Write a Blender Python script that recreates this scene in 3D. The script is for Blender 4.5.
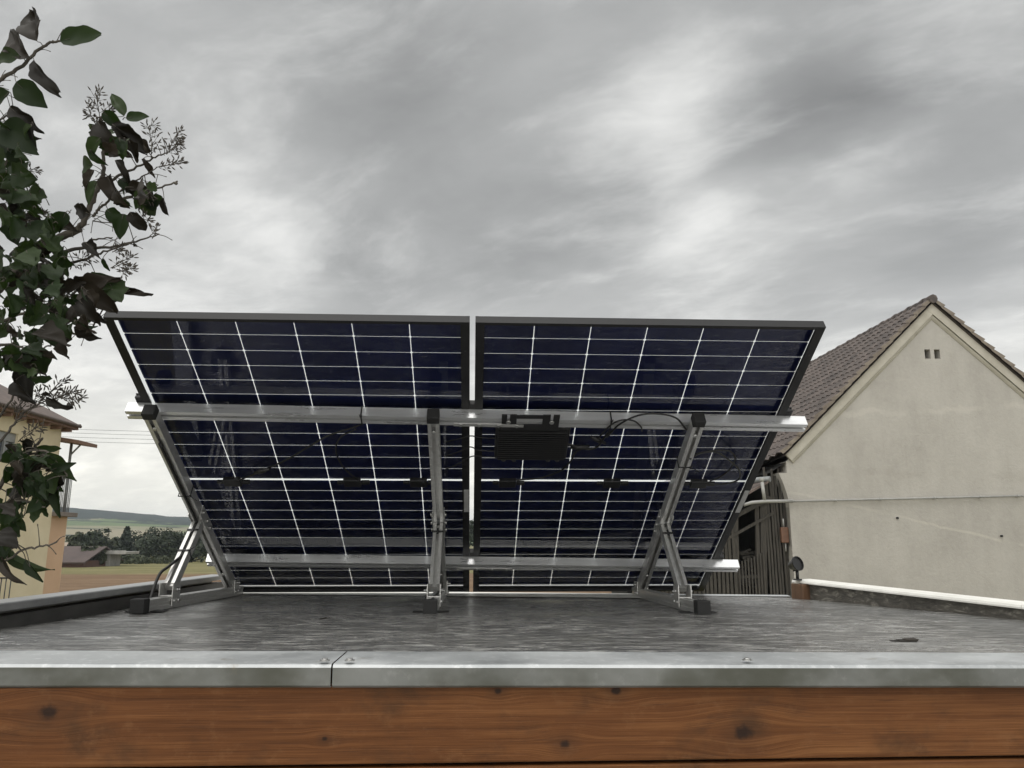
import bpy, bmesh, math, random
from mathutils import Vector as V, Matrix
R = math.radians
random.seed(7)
for o in list(bpy.data.objects): bpy.data.objects.remove(o)
sc = bpy.context.scene
col = sc.collection

# ------------------------------------------------------------------ camera
CAM = V((0, 0, 2.75))                     # eye height above the lawn; roof of the shed lies about 0.25 m below the eye
PITCH, YAW, ROLL, FPX = R(11.467), R(2.767), R(0.028), 765.7
fwd = V((math.sin(YAW)*math.cos(PITCH), math.cos(YAW)*math.cos(PITCH), math.sin(PITCH)))
rgt = V((math.cos(YAW), -math.sin(YAW), 0))
upv = rgt.cross(fwd)
rgt, upv = (math.cos(ROLL)*rgt+math.sin(ROLL)*upv), (-math.sin(ROLL)*rgt+math.cos(ROLL)*upv)
cd = bpy.data.cameras.new('camera'); cam = bpy.data.objects.new('camera', cd); col.objects.link(cam)
cd.sensor_width = 36; cd.lens = 36*FPX/1024; cd.clip_start = 0.05; cd.clip_end = 9000
cam.matrix_world = Matrix(((rgt.x, upv.x, -fwd.x, CAM.x), (rgt.y, upv.y, -fwd.y, CAM.y), (rgt.z, upv.z, -fwd.z, CAM.z), (0, 0, 0, 1)))
sc.camera = cam

def ray(px, py): return rgt*((px-512)/FPX)+upv*((384-py)/FPX)+fwd
def at_y(px, py, Y):
    r = ray(px, py); return CAM+r*(Y/r.y)
def at_x(px, py, X):
    r = ray(px, py); return CAM+r*(X/r.x)
def at_plane(px, py, p, n):
    r = ray(px, py); return CAM+r*((p-CAM).dot(n)/r.dot(n))

# ------------------------------------------------------------------ world, sun, exposure
SUN_EL, SUN_AZ = R(64), R(226)            # sun direction behind the overcast
SKY_STRENGTH, SUN_STRENGTH, SUN_ANGLE, EXPOSURE = 0.1, 1.15, R(60), 0.12
HAZE_DENSITY = .00030
sc.view_settings.view_transform = 'Standard'; sc.view_settings.look = 'None'
sc.view_settings.exposure = EXPOSURE; sc.view_settings.gamma = 1; sc.view_settings.use_curve_mapping = False

class NT:
    def __init__(s, tree): s.t = tree
    def n(s, typ, **kw):
        nd = s.t.nodes.new(typ)
        for k, v in kw.items():
            if k.startswith('i_'):
                key = k[2:]; key = int(key) if key.isdigit() else key.replace('_', ' ')
                s.set(nd.inputs[key], v)
            else: setattr(nd, k, v)
        return nd
    def set(s, sock, v):
        if isinstance(v, bpy.types.NodeSocket): s.t.links.new(v, sock)
        else:
            if sock.type == 'RGBA' and len(v) == 3: v = (*v, 1)
            sock.default_value = v
    def math(s, op, a, b=0.0, c=0.0, clamp=False):
        nd = s.t.nodes.new('ShaderNodeMath'); nd.operation = op; nd.use_clamp = clamp
        s.set(nd.inputs[0], a); s.set(nd.inputs[1], b); s.set(nd.inputs[2], c); return nd.outputs[0]
    def vmath(s, op, a, b=(0, 0, 0), out=0):
        nd = s.t.nodes.new('ShaderNodeVectorMath'); nd.operation = op
        s.set(nd.inputs[0], a)
        if op == 'SCALE': s.set(nd.inputs[3], b)
        else: s.set(nd.inputs[1], b)
        return nd.outputs[out]
    def noise(s, vec, scale, detail=4, rough=.55, dist=0.0):
        nd = s.t.nodes.new('ShaderNodeTexNoise'); s.set(nd.inputs['Vector'], vec)
        nd.inputs['Scale'].default_value = scale; nd.inputs['Detail'].default_value = detail
        nd.inputs['Roughness'].default_value = rough; nd.inputs['Distortion'].default_value = dist
        return nd.outputs[0]
    def ramp(s, fac, stops, interp='LINEAR'):
        nd = s.t.nodes.new('ShaderNodeValToRGB'); s.set(nd.inputs[0], fac); cr = nd.color_ramp; cr.interpolation = interp
        while len(cr.elements) < len(stops): cr.elements.new(1)
        for e, (p, c) in zip(cr.elements, stops):
            e.position = p; e.color = (*c, 1) if len(c) == 3 else c
        return nd.outputs[0]
    def mix(s, fac, a, b, mode='MIX'):
        nd = s.t.nodes.new('ShaderNodeMix'); nd.data_type = 'RGBA'; nd.blend_type = mode
        s.set(nd.inputs[0], fac); s.set(nd.inputs[6], a); s.set(nd.inputs[7], b); return nd.outputs[2]
    def smooth(s, v, a, b, lo=0.0, hi=1.0):
        nd = s.t.nodes.new('ShaderNodeMapRange'); nd.interpolation_type = 'SMOOTHSTEP'; s.set(nd.inputs[0], v)
        for i, q in enumerate((a, b, lo, hi)): nd.inputs[1+i].default_value = q
        return nd.outputs[0]
    def mapping(s, vec, scale=(1, 1, 1), rot=(0, 0, 0), loc=(0, 0, 0)):
        nd = s.t.nodes.new('ShaderNodeMapping'); s.set(nd.inputs[0], vec)
        nd.inputs[1].default_value = loc; nd.inputs[2].default_value = rot; nd.inputs[3].default_value = scale; return nd.outputs[0]

w = bpy.data.worlds.new('World'); sc.world = w; w.use_nodes = True
wt = w.node_tree; wt.nodes.clear(); W = NT(wt)
tc = W.n('ShaderNodeTexCoord')
d0 = W.vmath('NORMALIZE', tc.outputs['Generated'])
sep = W.n('ShaderNodeSeparateXYZ', i_0=d0)
zc = W.math('MAXIMUM', sep.outputs[2], 0.0)
den = W.math('ADD', zc, 0.16)
comb = W.n('ShaderNodeCombineXYZ')
W.set(comb.inputs[0], W.math('DIVIDE', sep.outputs[0], den)); W.set(comb.inputs[1], W.math('DIVIDE', sep.outputs[1], den))
pl = comb.outputs[0]
warp = W.n('ShaderNodeTexNoise', i_Vector=pl, i_Scale=1.1, i_Detail=4.0)
wv = W.vmath('SCALE', W.vmath('SUBTRACT', warp.outputs['Color'], (.5, .5, .5)), 0.42)
plw = W.vmath('ADD', pl, wv)
def aniso(ang, sx, sy, loc=(0, 0, 0)):     # turn the cloud plane so that x runs along the streaks, then stretch
    return W.mapping(W.mapping(plw, (1, 1, 1), (0, 0, R(-ang))), (sx, sy, 1), (0, 0, 0), loc)
n1 = W.noise(aniso(-50, .60, 1.15), 1.25, 7, .5)
n2 = W.noise(aniso(-42, .55, 1.35, (3.1, 1.7, 0)), 2.4, 8, .55)
n3 = W.noise(W.mapping(plw, (1, 1, 1), (0, 0, 0), (9, 4, 0)), 6.5, 6, .6)
val = W.math('ADD', W.math('MULTIPLY', W.math('SUBTRACT', n1, .5), .20), W.math('MULTIPLY', W.math('SUBTRACT', n2, .5), .24))
val = W.math('ADD', val, W.math('MULTIPLY', W.math('SUBTRACT', n3, .5), .13))
# large brighter and darker parts of the cloud deck, by direction
dw = W.vmath('ADD', d0, W.vmath('SCALE', W.vmath('SUBTRACT', warp.outputs['Color'], (.5, .5, .5)), 0.22))
dw = W.vmath('NORMALIZE', dw)
BLOBS = [(205, 225, .17, .17), (275, 255, .10, .10), (700, 250, .17, .15), (830, 190, .14, .09), (690, 75, .12, .12), (640, 140, .12, .10),
         (520, 235, .13, -.08), (620, 190, .11, -.10), (730, 130, .11, -.12), (820, 85, .12, -.10), (660, 250, .08, .06), (690, 215, .08, .05), (860, 90, .17, -.10), (400, 70, .22, -.12), (180, 60, .16, .03), (950, 240, .14, -.08),
         (330, 290, .14, -.05), (1000, 300, .1, .05), (50, 330, .16, .12), (60, 150, .14, .12)]
for (bx, by, rad, amp) in BLOBS:
    dirn = ray(bx, by).normalized()
    dist = W.vmath('DISTANCE', dw, tuple(dirn), out=1)
    val = W.math('ADD', val, W.smooth(dist, 0.0, rad, amp, 0.0))
brk = W.noise(aniso(-46, .65, 1.25, (7.3, 2.2, 0)), 2.0, 10, .60)
brk2 = W.noise(aniso(-30, .7, 1.3, (1.3, 5.2, 0)), 5.5, 9, .62)
bm = W.math('ADD', W.math('ADD', W.math('MULTIPLY', brk, .62), W.math('MULTIPLY', brk2, .38)), W.math('MULTIPLY', val, .55))
val = W.math('ADD', W.math('MULTIPLY', val, .75), W.smooth(bm, .45, .72, -.04, .19))
val = W.math('ADD', val, 0.455)
low = W.smooth(sep.outputs[2], 0.0, .36, .56, 0.0)                    # brighter band over the horizon
val = W.math('ADD', val, low)
zen = W.smooth(sep.outputs[2], .62, .95, 0.0, 1.0)                    # thinner cloud overhead and round the hidden sun
val = W.math('ADD', val, zen)
back = W.smooth(sep.outputs[1], -.1, -.75, 0.0, .80)
val = W.math('ADD', val, back)
val = W.math('MAXIMUM', val, .12)
tint = W.ramp(W.math('MULTIPLY', val, 1.0), [(0.0, (.965, .975, .97)), (.40, (.985, .995, .985)), (.62, (.995, 1.0, .98)), (1.0, (1, .995, .965))])
warm = W.mix(W.smooth(sep.outputs[2], .02, .28, .9, 0.0), (1, 1, 1), (1.0, .985, .92))
tint = W.mix(1.0, tint, warm, 'MULTIPLY')
cl = W.vmath('SCALE', tint, W.math('MULTIPLY', val, 1.0/SKY_STRENGTH))
sky = W.n('ShaderNodeTexSky', sky_type='NISHITA', sun_disc=False, sun_elevation=SUN_EL, sun_rotation=SUN_AZ)
skyc = W.mix(.97, sky.outputs[0], cl)
bg = W.n('ShaderNodeBackground', i_0=skyc, i_1=SKY_STRENGTH)
wo = W.n('ShaderNodeOutputWorld', i_0=bg.outputs[0])

sl = bpy.data.lights.new('sun', 'SUN'); sl.energy = SUN_STRENGTH; sl.angle = SUN_ANGLE; sl.color = (1, .97, .92)
so = bpy.data.objects.new('sun', sl); col.objects.link(so)
sdir = V((math.sin(SUN_AZ)*math.cos(SUN_EL), math.cos(SUN_AZ)*math.cos(SUN_EL), math.sin(SUN_EL)))
so.rotation_euler = sdir.to_track_quat('Z', 'Y').to_euler(); so.location = (0, -5, 30)

# ------------------------------------------------------------------ mesh helpers
class MB:
    def __init__(s): s.v = []; s.f = []; s.m = []; s.sm = []
    def add(s, vs, fs, mi=0, smooth=False):
        k = len(s.v); s.v += [V(v) for v in vs]; s.f += [tuple(i+k for i in f) for f in fs]
        s.m += [mi]*len(fs); s.sm += [smooth]*len(fs)
    def frame_box(s, c, ax, ay, az, hx, hy, hz, bev=0.0, mi=0):
        ax, ay, az = V(ax).normalized(), V(ay).normalized(), V(az).normalized(); c = V(c)
        bm = bmesh.new(); bmesh.ops.create_cube(bm, size=2)
        for v in bm.verts: v.co = V((v.co.x*hx, v.co.y*hy, v.co.z*hz))
        if bev > 0: bmesh.ops.bevel(bm, geom=bm.edges[:], offset=bev, segments=2, affect='EDGES', profile=.5)
        bm.verts.index_update()
        vs = [c+ax*v.co.x+ay*v.co.y+az*v.co.z for v in bm.verts]
        fs = [tuple(v.index for v in f.verts) for f in bm.faces]
        if ax.cross(ay).dot(az) < 0: fs = [f[::-1] for f in fs]
        s.add(vs, fs, mi); bm.free()
    def box(s, x0, x1, y0, y1, z0, z1, bev=0.0, mi=0):
        s.frame_box(((x0+x1)/2, (y0+y1)/2, (z0+z1)/2), (1, 0, 0), (0, 1, 0), (0, 0, 1), abs(x1-x0)/2, abs(y1-y0)/2, abs(z1-z0)/2, bev, mi)
    def prism(s, prof, p0, p1, u, v=None, mi=0, caps=True):
        p0, p1, u = V(p0), V(p1), V(u).normalized(); ax = (p1-p0).normalized()
        v = V(v).normalized() if v is not None else ax.cross(u).normalized()
        n = len(prof); vs = [p0+u*a+v*b for a, b in prof]+[p1+u*a+v*b for a, b in prof]
        fs = [(i, (i+1) % n, n+(i+1) % n, n+i) for i in range(n)]
        if caps: fs += [tuple(range(n))[::-1], tuple(range(n, 2*n))]
        s.add(vs, fs, mi)
    def tube(s, pts, rad, seg=8, mi=0, caps=True):
        pts = [V(p) for p in pts]; n = len(pts)
        rr = rad if isinstance(rad, (list, tuple)) else [rad]*n
        t = (pts[1]-pts[0]).normalized(); u = t.orthogonal().normalized(); vs = []
        for i, p in enumerate(pts):
            t = (pts[min(i+1, n-1)]-pts[max(i-1, 0)]).normalized()
            u = (u-t*u.dot(t))
            u = u.normalized() if u.length > 1e-6 else t.orthogonal().normalized()
            w_ = t.cross(u)
            vs += [p+(u*math.cos(a)+w_*math.sin(a))*rr[i] for a in [2*math.pi*k/seg for k in range(seg)]]
        fs = [(i*seg+k, i*seg+(k+1) % seg, (i+1)*seg+(k+1) % seg, (i+1)*seg+k) for i in range(n-1) for k in range(seg)]
        s.add(vs, fs, mi, True)
        if caps:
            k0 = len(s.v)-n*seg
            s.f += [tuple(k0+k for k in range(seg))[::-1], tuple(k0+(n-1)*seg+k for k in range(seg))]; s.m += [mi]*2; s.sm += [False]*2
    def cyl(s, p, ax, r, h, seg=12, mi=0):
        p = V(p); ax = V(ax).normalized(); s.tube([p, p+ax*h], r, seg, mi)
    def quad(s, a, b, c, d, mi=0): s.add([a, b, c, d], [(0, 1, 2, 3)], mi)
    def build(s, name, mat, parent=None):
        org = V((0, 0, 0)); r = parent
        while r is not None: org += r.location; r = r.parent
        me = bpy.data.meshes.new(name)
        me.from_pydata([v-org for v in s.v], [], s.f)
        for m in (mat if isinstance(mat, (list, tuple)) else [mat]): me.materials.append(m)
        me.polygons.foreach_set('material_index', s.m); me.polygons.foreach_set('use_smooth', s.sm); me.update()
        o = bpy.data.objects.new(name, me); col.objects.link(o)
        if parent is not None: o.parent = parent
        return o
def tag(o, label=None, cat=None, group=None, kind=None):
    for k, v in (('label', label), ('category', cat), ('group', group), ('kind', kind)):
        if v: o[k] = v
    return o
def thing(name, loc, label, cat, group=None):
    o = bpy.data.objects.new(name, None); o.location = loc; o.empty_display_size = .1; col.objects.link(o)
    return tag(o, label, cat, group)
def dup(root, shift, label):
    def cp(o, par):
        c = o.copy(); col.objects.link(c)
        if par: c.parent = par
        for ch in o.children: cp(ch, c)
        return c
    kids = list(root.children)
    r = root.copy(); col.objects.link(r); r.location = root.location+V(shift); r['label'] = label
    for ch in kids: cp(ch, r)
    return r
def curve(pts, n=8):
    """Catmull-Rom through pts"""
    pts = [V(p) for p in pts]; P = [pts[0]*2-pts[1]]+pts+[pts[-1]*2-pts[-2]]; out = []
    for i in range(1, len(P)-2):
        for k in range(n):
            t = k/n; a, b, c, d = P[i-1], P[i], P[i+1], P[i+2]
            out.append(.5*((2*b)+(c-a)*t+(2*a-5*b+4*c-d)*t*t+(3*b-a-3*c+d)*t**3))
    out.append(pts[-1]); return out

# ------------------------------------------------------------------ materials
def newmat(name):
    m = bpy.data.materials.new(name); m.use_nodes = True; t = NT(m.node_tree)
    b = next(n for n in m.node_tree.nodes if n.type == 'BSDF_PRINCIPLED')
    tcn = t.n('ShaderNodeTexCoord')
    return m, t, b, tcn.outputs['Object']
def bump(t, b, h, strength=.3, dist=.01):
    bn = t.n('ShaderNodeBump', i_Strength=strength, i_Distance=dist); t.set(bn.inputs['Height'], h); t.set(b.inputs['Normal'], bn.outputs[0])
def pmat(name, c1, c2, scale=5, rough=.6, metal=0, bmp=0, stretch=(1, 1, 1), spec=.5, bd=.005, detail=5, rv=.1, lo=.3, hi=.7):
    m, t, b, oc = newmat(name)
    n = t.noise(t.mapping(oc, stretch), scale, detail, .6)
    t.set(b.inputs['Base Color'], t.ramp(n, [(lo, c1), (hi, c2)]))
    t.set(b.inputs['Roughness'], t.math('ADD', t.math('MULTIPLY', t.math('SUBTRACT', n, .5), rv*2), rough))
    b.inputs['Metallic'].default_value = metal; b.inputs['Specular IOR Level'].default_value = spec
    if bmp: bump(t, b, n, bmp, bd)
    return m
M = {}
M['alu'] = pmat('aluminium', (.60, .605, .61), (.72, .725, .73), 9, .30, .72, .04, (.6, 6, 6), bd=.002)
M['alu_dull'] = pmat('dull_aluminium', (.50, .50, .485), (.62, .615, .60), 14, .36, .75, .05, (4, 4, 4), bd=.002)
M['steel'] = pmat('bolt_steel', (.40, .40, .39), (.52, .52, .51), 60, .38, .9)
M['frame'] = pmat('black_anodised', (.013, .013, .014), (.020, .020, .021), 12, .46, .2, spec=.32, rv=.06)
M['rubber'] = pmat('black_rubber', (.006, .006, .006), (.011, .011, .011), 60, .75, 0, .15, bd=.001)
M['plastic'] = pmat('black_plastic', (.008, .008, .009), (.014, .014, .014), 40, .42, 0)
M['cable'] = pmat('cable_sheath', (.009, .009, .009), (.016, .016, .016), 60, .45, 0)
M['sticker'] = pmat('grey_sticker', (.30, .30, .30), (.38, .38, .37), 40, .5, 0)
M['galv'] = pmat('galvanised_sheet', (.42, .44, .45), (.62, .63, .63), 7, .38, .55, .06, (1, 2.2, 2), bd=.002, rv=.16)
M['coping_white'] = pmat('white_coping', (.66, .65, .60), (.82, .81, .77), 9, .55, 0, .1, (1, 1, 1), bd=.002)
M['coping_grey'] = pmat('grey_coping', (.24, .245, .25), (.36, .365, .365), 9, .34, .55, .06, (1, 1, 1), bd=.002)

# photovoltaic cells
m, t, b, oc = newmat('solar_cell')
cn = t.noise(oc, 2.2, 2)
fine = t.n('ShaderNodeTexWave', wave_type='BANDS', bands_direction='X', i_Vector=oc, i_Scale=17.0)   # fingers / busbars on the cell
cc = t.ramp(cn, [(.3, (.0090, .0125, .056)), (.7, (.0170, .0235, .100))])
t.set(b.inputs['Base Color'], t.mix(t.smooth(fine.outputs[1], .93, 1.0, 0, .22), cc, (.03, .033, .05)))
b.inputs['Roughness'].default_value = .30; b.inputs['Specular IOR Level'].default_value = .3; M['cell'] = m
m, t, b, oc = newmat('panel_glass'); m.node_tree.nodes.remove(b)
fr = t.n('ShaderNodeFresnel', i_IOR=1.45); gl = t.n('ShaderNodeBsdfGlossy', i_0=(1, 1, 1), i_1=.035); tr = t.n('ShaderNodeBsdfTransparent', i_0=(.93, .95, .95))
mx = t.n('ShaderNodeMixShader', i_0=t.math('MULTIPLY', fr.outputs[0], .95), i_1=tr.outputs[0], i_2=gl.outputs[0])
t.set(next(n for n in m.node_tree.nodes if n.type == 'OUTPUT_MATERIAL').inputs[0], mx.outputs[0]); M['glass'] = m
m, t, b, oc = newmat('milky_encapsulant'); m.node_tree.nodes.remove(b)
mx = t.n('ShaderNodeMixShader', i_0=.50, i_1=t.n('ShaderNodeBsdfTransparent', i_0=(.95, .96, .96)).outputs[0], i_2=t.n('ShaderNodeBsdfTranslucent', i_0=(.86, .87, .87)).outputs[0])
t.set(next(n for n in m.node_tree.nodes if n.type == 'OUTPUT_MATERIAL').inputs[0], mx.outputs[0]); M['encaps'] = m

# bitumen roof felt: coarse, faintly ridged along the board direction, wet-looking sheen in patches
m, t, b, oc = newmat('roof_felt')
r1 = t.noise(t.mapping(oc, (2.4, 6, 1)), 7.0, 9, .70, .4)
r2 = t.noise(t.mapping(oc, (1, 1.8, 1)), 1.9, 6, .62); r3 = t.noise(oc, 70, 3, .7)
r4 = t.noise(t.mapping(oc, (1.6, 12, 1)), 6.0, 6, .66, .6)
st = t.math('ADD', t.math('MULTIPLY', r1, .55), t.math('MULTIPLY', r4, .45))
bc = t.ramp(st, [(.40, (.030, .029, .028)), (.5, (.105, .103, .098)), (.60, (.40, .395, .375))])
bc = t.mix(t.math('MULTIPLY', r3, .35), bc, (.13, .128, .122))
bc = t.mix(t.smooth(r2, .56, .70, 0, .45), bc, (.035, .034, .032))
bc = t.mix(t.smooth(t.noise(oc, 38, 4, .7), .66, .74, 0, .8), bc, (.30, .29, .26))
t.set(b.inputs['Base Color'], bc)
t.set(b.inputs['Roughness'], t.smooth(t.math('ADD', t.math('MULTIPLY', r1, .4), t.math('MULTIPLY', r2, .6)), .40, .62, .06, .34))
b.inputs['Specular IOR Level'].default_value = .5; b.inputs['IOR'].default_value = 3.0
bump(t, b, t.math('ADD', t.math('ADD', t.math('MULTIPLY', r1, .6), t.math('MULTIPLY', r4, .9)), t.math('MULTIPLY', r3, .10)), .60, .010); M['felt'] = m
m, t, b, oc = newmat('upstand_felt')
r1 = t.noise(t.mapping(oc, (3, 3, 8)), 6, 7, .65, .6); r2 = t.noise(oc, 3, 4)
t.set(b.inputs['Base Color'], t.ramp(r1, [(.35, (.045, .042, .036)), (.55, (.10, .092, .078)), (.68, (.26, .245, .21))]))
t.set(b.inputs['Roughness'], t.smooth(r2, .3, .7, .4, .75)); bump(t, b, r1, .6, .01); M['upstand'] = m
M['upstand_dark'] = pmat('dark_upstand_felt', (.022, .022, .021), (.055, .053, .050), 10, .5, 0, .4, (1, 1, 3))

# stained spruce cladding with knots (positions along the board, metres)
def wood(name, knots, c_dark, c_mid, c_light, rough=.5):
    m, t, b, oc = newmat(name)
    sp = t.n('ShaderNodeSeparateXYZ', i_0=oc); x, z = sp.outputs[0], sp.outputs[2]
    warpz = z; kmask = None; ring = None
    for (kx, kz, kr) in knots:
        dx = t.math('MULTIPLY', t.math('SUBTRACT', x, kx), .75); dz = t.math('SUBTRACT', z, kz)
        dd = t.math('SQRT', t.math('ADD', t.math('MULTIPLY', dx, dx), t.math('MULTIPLY', dz, dz)))
        core = t.smooth(t.math('ADD', dd, t.math('MULTIPLY', t.math('SUBTRACT', t.noise(oc, 90, 3), .5), kr*.9)), kr*.35, kr*1.05, .9, 0); halo = t.smooth(dd, kr*.8, kr*3.4, 1, 0)
        sgn = t.math('MULTIPLY', dz, t.math('DIVIDE', .9, 1.0))
        infl = t.math('MULTIPLY', t.smooth(t.math('ABSOLUTE', dx), 0.0, kr*7, 1, 0), t.smooth(t.math('ABSOLUTE', dz), kr*.5, kr*5, 1, 0))
        warpz = t.math('ADD', warpz, t.math('MULTIPLY', infl, t.math('MULTIPLY', sgn, -.75)))
        kmask = core if kmask is None else t.math('MAXIMUM', kmask, core)
        ring = halo if ring is None else t.math('MAXIMUM', ring, halo)
    cb = t.n('ShaderNodeCombineXYZ'); t.set(cb.inputs[0], x); t.set(cb.inputs[1], sp.outputs[1]); t.set(cb.inputs[2], warpz)
    g1 = t.noise(t.mapping(cb.outputs[0], (.9, 1, 34)), 2.4, 8, .62, .25)
    g2 = t.noise(t.mapping(cb.outputs[0], (2.0, 1, 190)), 3.0, 4, .65)
    big = t.noise(t.mapping(oc, (1, 1, 3)), 1.7, 4, .6)
    g = t.math('ADD', t.math('ADD', t.math('MULTIPLY', g1, .38), t.math('MULTIPLY', g2, .30)), t.math('MULTIPLY', big, .32))
    c = t.ramp(g, [(.34, c_dark), (.5, c_mid), (.66, c_light)])
    blot = t.noise(t.mapping(oc, (1, 1, 1.6), loc=(3, 0, 1)), 5.5, 5, .62)
    c = t.mix(t.smooth(blot, .50, .72, 0, .60), c, (.036, .021, .011))
    mot = t.noise(t.mapping(oc, (1, 1, 1.3), loc=(8, 2, 5)), 24, 6, .7); c = t.mix(t.smooth(mot, .52, .75, 0, .4), c, (.190, .090, .038)); c = t.mix(t.smooth(t.noise(t.mapping(oc, (2, 1, 40), loc=(1, 7, 3)), 5, 4, .6), .60, .74, 0, .5), c, (.05, .025, .014))
    if kmask is not None:
        c = t.mix(t.math('MULTIPLY', ring, .38), c, (.05, .024, .012)); c = t.mix(kmask, c, (.018, .010, .007))
    t.set(b.inputs['Base Color'], c); b.inputs['Roughness'].default_value = rough; b.inputs['Specular IOR Level'].default_value = .18
    bump(t, b, t.math('ADD', g1, t.math('MULTIPLY', g2, .7)), .35, .003); return m
def px_x(px, py=720, Y=1.50): return at_y(px, py, Y).x
def px_z(py, px=512, Y=1.50): return at_y(px, py, Y).z
M['board'] = wood('stained_spruce', [(px_x(47), px_z(708), .015), (px_x(743), px_z(735), .016), (px_x(565), px_z(745), .009), (px_x(617), px_z(692), .009), (px_x(498), px_z(691), .007), (px_x(325), px_z(737), .005)],
                  (.058, .021, .0065), (.128, .049, .0155), (.225, .099, .035))
M['oldwood'] = pmat('weathered_wood', (.020, .018, .015), (.072, .064, .053), 4, .8, 0, .5, (9, 9, .7), bd=.01)
M['brownwood'] = pmat('brown_block_wood', (.07, .036, .018), (.15, .080, .042), 8, .6, 0, .3, (9, 9, .8))
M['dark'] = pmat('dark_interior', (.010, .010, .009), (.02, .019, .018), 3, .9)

# barn plaster, tiles
m, t, b, oc = newmat('barn_plaster')
p1 = t.noise(oc, .55, 6, .62); p2 = t.noise(t.mapping(oc, (1, 1, .28)), 1.7, 5, .6); p3 = t.noise(oc, 11, 6, .7)
g = t.math('ADD', t.math('ADD', t.math('MULTIPLY', p1, .5), t.math('MULTIPLY', p2, .3)), t.math('MULTIPLY', p3, .2))
c = t.ramp(g, [(.34, (.325, .308, .280)), (.5, (.395, .376, .343)), (.66, (.455, .435, .398))])
sp = t.n('ShaderNodeSeparateXYZ', i_0=oc)
sc_ = t.noise(t.mapping(oc, (.4, 1, 6)), 1.2, 5, .7)
c = t.mix(t.smooth(sc_, .6, .74, 0, .25), c, (.50, .475, .42))
c = t.mix(t.smooth(t.noise(oc, 26, 4, .7), .58, .8, 0, .22), c, (.25, .23, .19))
wx, wz = sp.outputs[0], sp.outputs[2]
org = V((14.5, 20, 0))
def line_mark(px0, py0, px1, py1, wid, colr, amt, brk):
    global c
    A_, B_ = at_y(px0, py0, 20), at_y(px1, py1, 20); m_ = (B_.z-A_.z)/(B_.x-A_.x)
    lx = t.n('ShaderNodeNewGeometry'); ps = t.n('ShaderNodeSeparateXYZ', i_0=lx.outputs['Position'])
    e = t.math('SUBTRACT', ps.outputs[2], t.math('ADD', t.math('MULTIPLY', t.math('SUBTRACT', ps.outputs[0], A_.x), m_), A_.z))
    e = t.math('ABSOLUTE', t.math('ADD', e, t.math('MULTIPLY', t.math('SUBTRACT', t.noise(lx.outputs['Position'], 1.6, 6, .65), .5), brk)))
    k = t.math('MULTIPLY', t.smooth(e, wid*.3, wid, amt, 0), t.smooth(t.noise(lx.outputs['Position'], .9, 4), .38, .58))
    c = t.mix(k, c, colr)
line_mark(850, 414, 1010, 408, .10, (.52, .495, .445), .35, .5)
line_mark(795, 470, 1020, 478, .16, (.30, .28, .245), .22, .6)
line_mark(895, 517, 1024, 547, .05, (.50, .475, .42), .5, .15)
line_mark(840, 440, 900, 500, .03, (.30, .28, .24), .22, .5)
c = t.mix(t.smooth(t.noise(t.mapping(oc, (3.2, 1, .22)), 1.6, 6, .65), .56, .78, 0, .26), c, (.29, .27, .23))
t.set(b.inputs['Base Color'], c); b.inputs['Roughness'].default_value = .9; b.inputs['Specular IOR Level'].default_value = .2
bump(t, b, t.math('ADD', p3, t.math('MULTIPLY', p1, .8)), .5, .02); M['plaster'] = m
M['verge'] = pmat('verge_render', (.36, .335, .28), (.45, .425, .365), 3, .85, 0, .2)
m, t, b, oc = newmat('clay_tile')
q1 = t.noise(oc, 1.1, 4, .6); vo = t.n('ShaderNodeTexVoronoi', i_Vector=t.mapping(oc, (3.2, 3.2, 4.0)), i_Scale=1.0)
g = t.math('ADD', t.math('MULTIPLY', q1, .5), t.math('MULTIPLY', t.n('ShaderNodeSeparateXYZ', i_0=vo.outputs['Color']).outputs[0], .5))
t.set(b.inputs['Base Color'], t.ramp(g, [(.2, (.055, .045, .041)), (.5, (.085, .069, .062)), (.8, (.120, .096, .085))]))
b.inputs['Roughness'].default_value = .75; bump(t, b, t.noise(oc, 20, 4), .3, .01); M['tile'] = m
M['tile_edge'] = pmat('clay_tile_edge', (.13, .105, .085), (.24, .205, .165), 5, .8, 0, .2)
M['yellow'] = pmat('yellow_render', (.62, .54, .375), (.70, .62, .45), 1.5, .9, 0, .1, bd=.004)
M['orange'] = pmat('apricot_render', (.56, .375, .25), (.62, .425, .29), 1.5, .9, 0, .1, bd=.004)
M['brown_roof'] = pmat('brown_roof', (.085, .066, .058), (.15, .115, .10), 5, .75, 0, .3)
M['soffit'] = pmat('soffit_boards', (.13, .075, .05), (.20, .12, .085), 4, .7, 0, .2, (1, 8, 1))
M['slab'] = pmat('balcony_slab', (.16, .135, .12), (.22, .19, .17), 4, .8)
M['grey_metal'] = pmat('grey_painted_metal', (.22, .23, .235), (.30, .31, .31), 10, .5, .2)
M['pipe'] = pmat('light_grey_pipe', (.26, .26, .25), (.36, .355, .34), 6, .5, 0)
M['window'] = pmat('window_glass', (.05, .06, .07), (.10, .115, .125), 2, .08, 0, spec=.8)
M['white'] = pmat('white_paint', (.62, .62, .60), (.74, .74, .72), 6, .5)
M['rust'] = pmat('rust_brown_box', (.10, .05, .03), (.17, .085, .05), 9, .6, 0)
M['concrete'] = pmat('concrete', (.22, .215, .20), (.33, .32, .30), 1.5, .85)
M['redwall'] = pmat('brick_red_wall', (.075, .038, .030), (.115, .060, .045), 1.2, .9)
M['redroof'] = pmat('dusty_red_roof', (.060, .045, .042), (.095, .072, .066), .8, .85)
M['bark'] = pmat('lilac_bark', (.045, .038, .030), (.10, .088, .070), 22, .85, 0, .6, (2, 2, .6), bd=.003)
M['leaf'] = None
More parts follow.
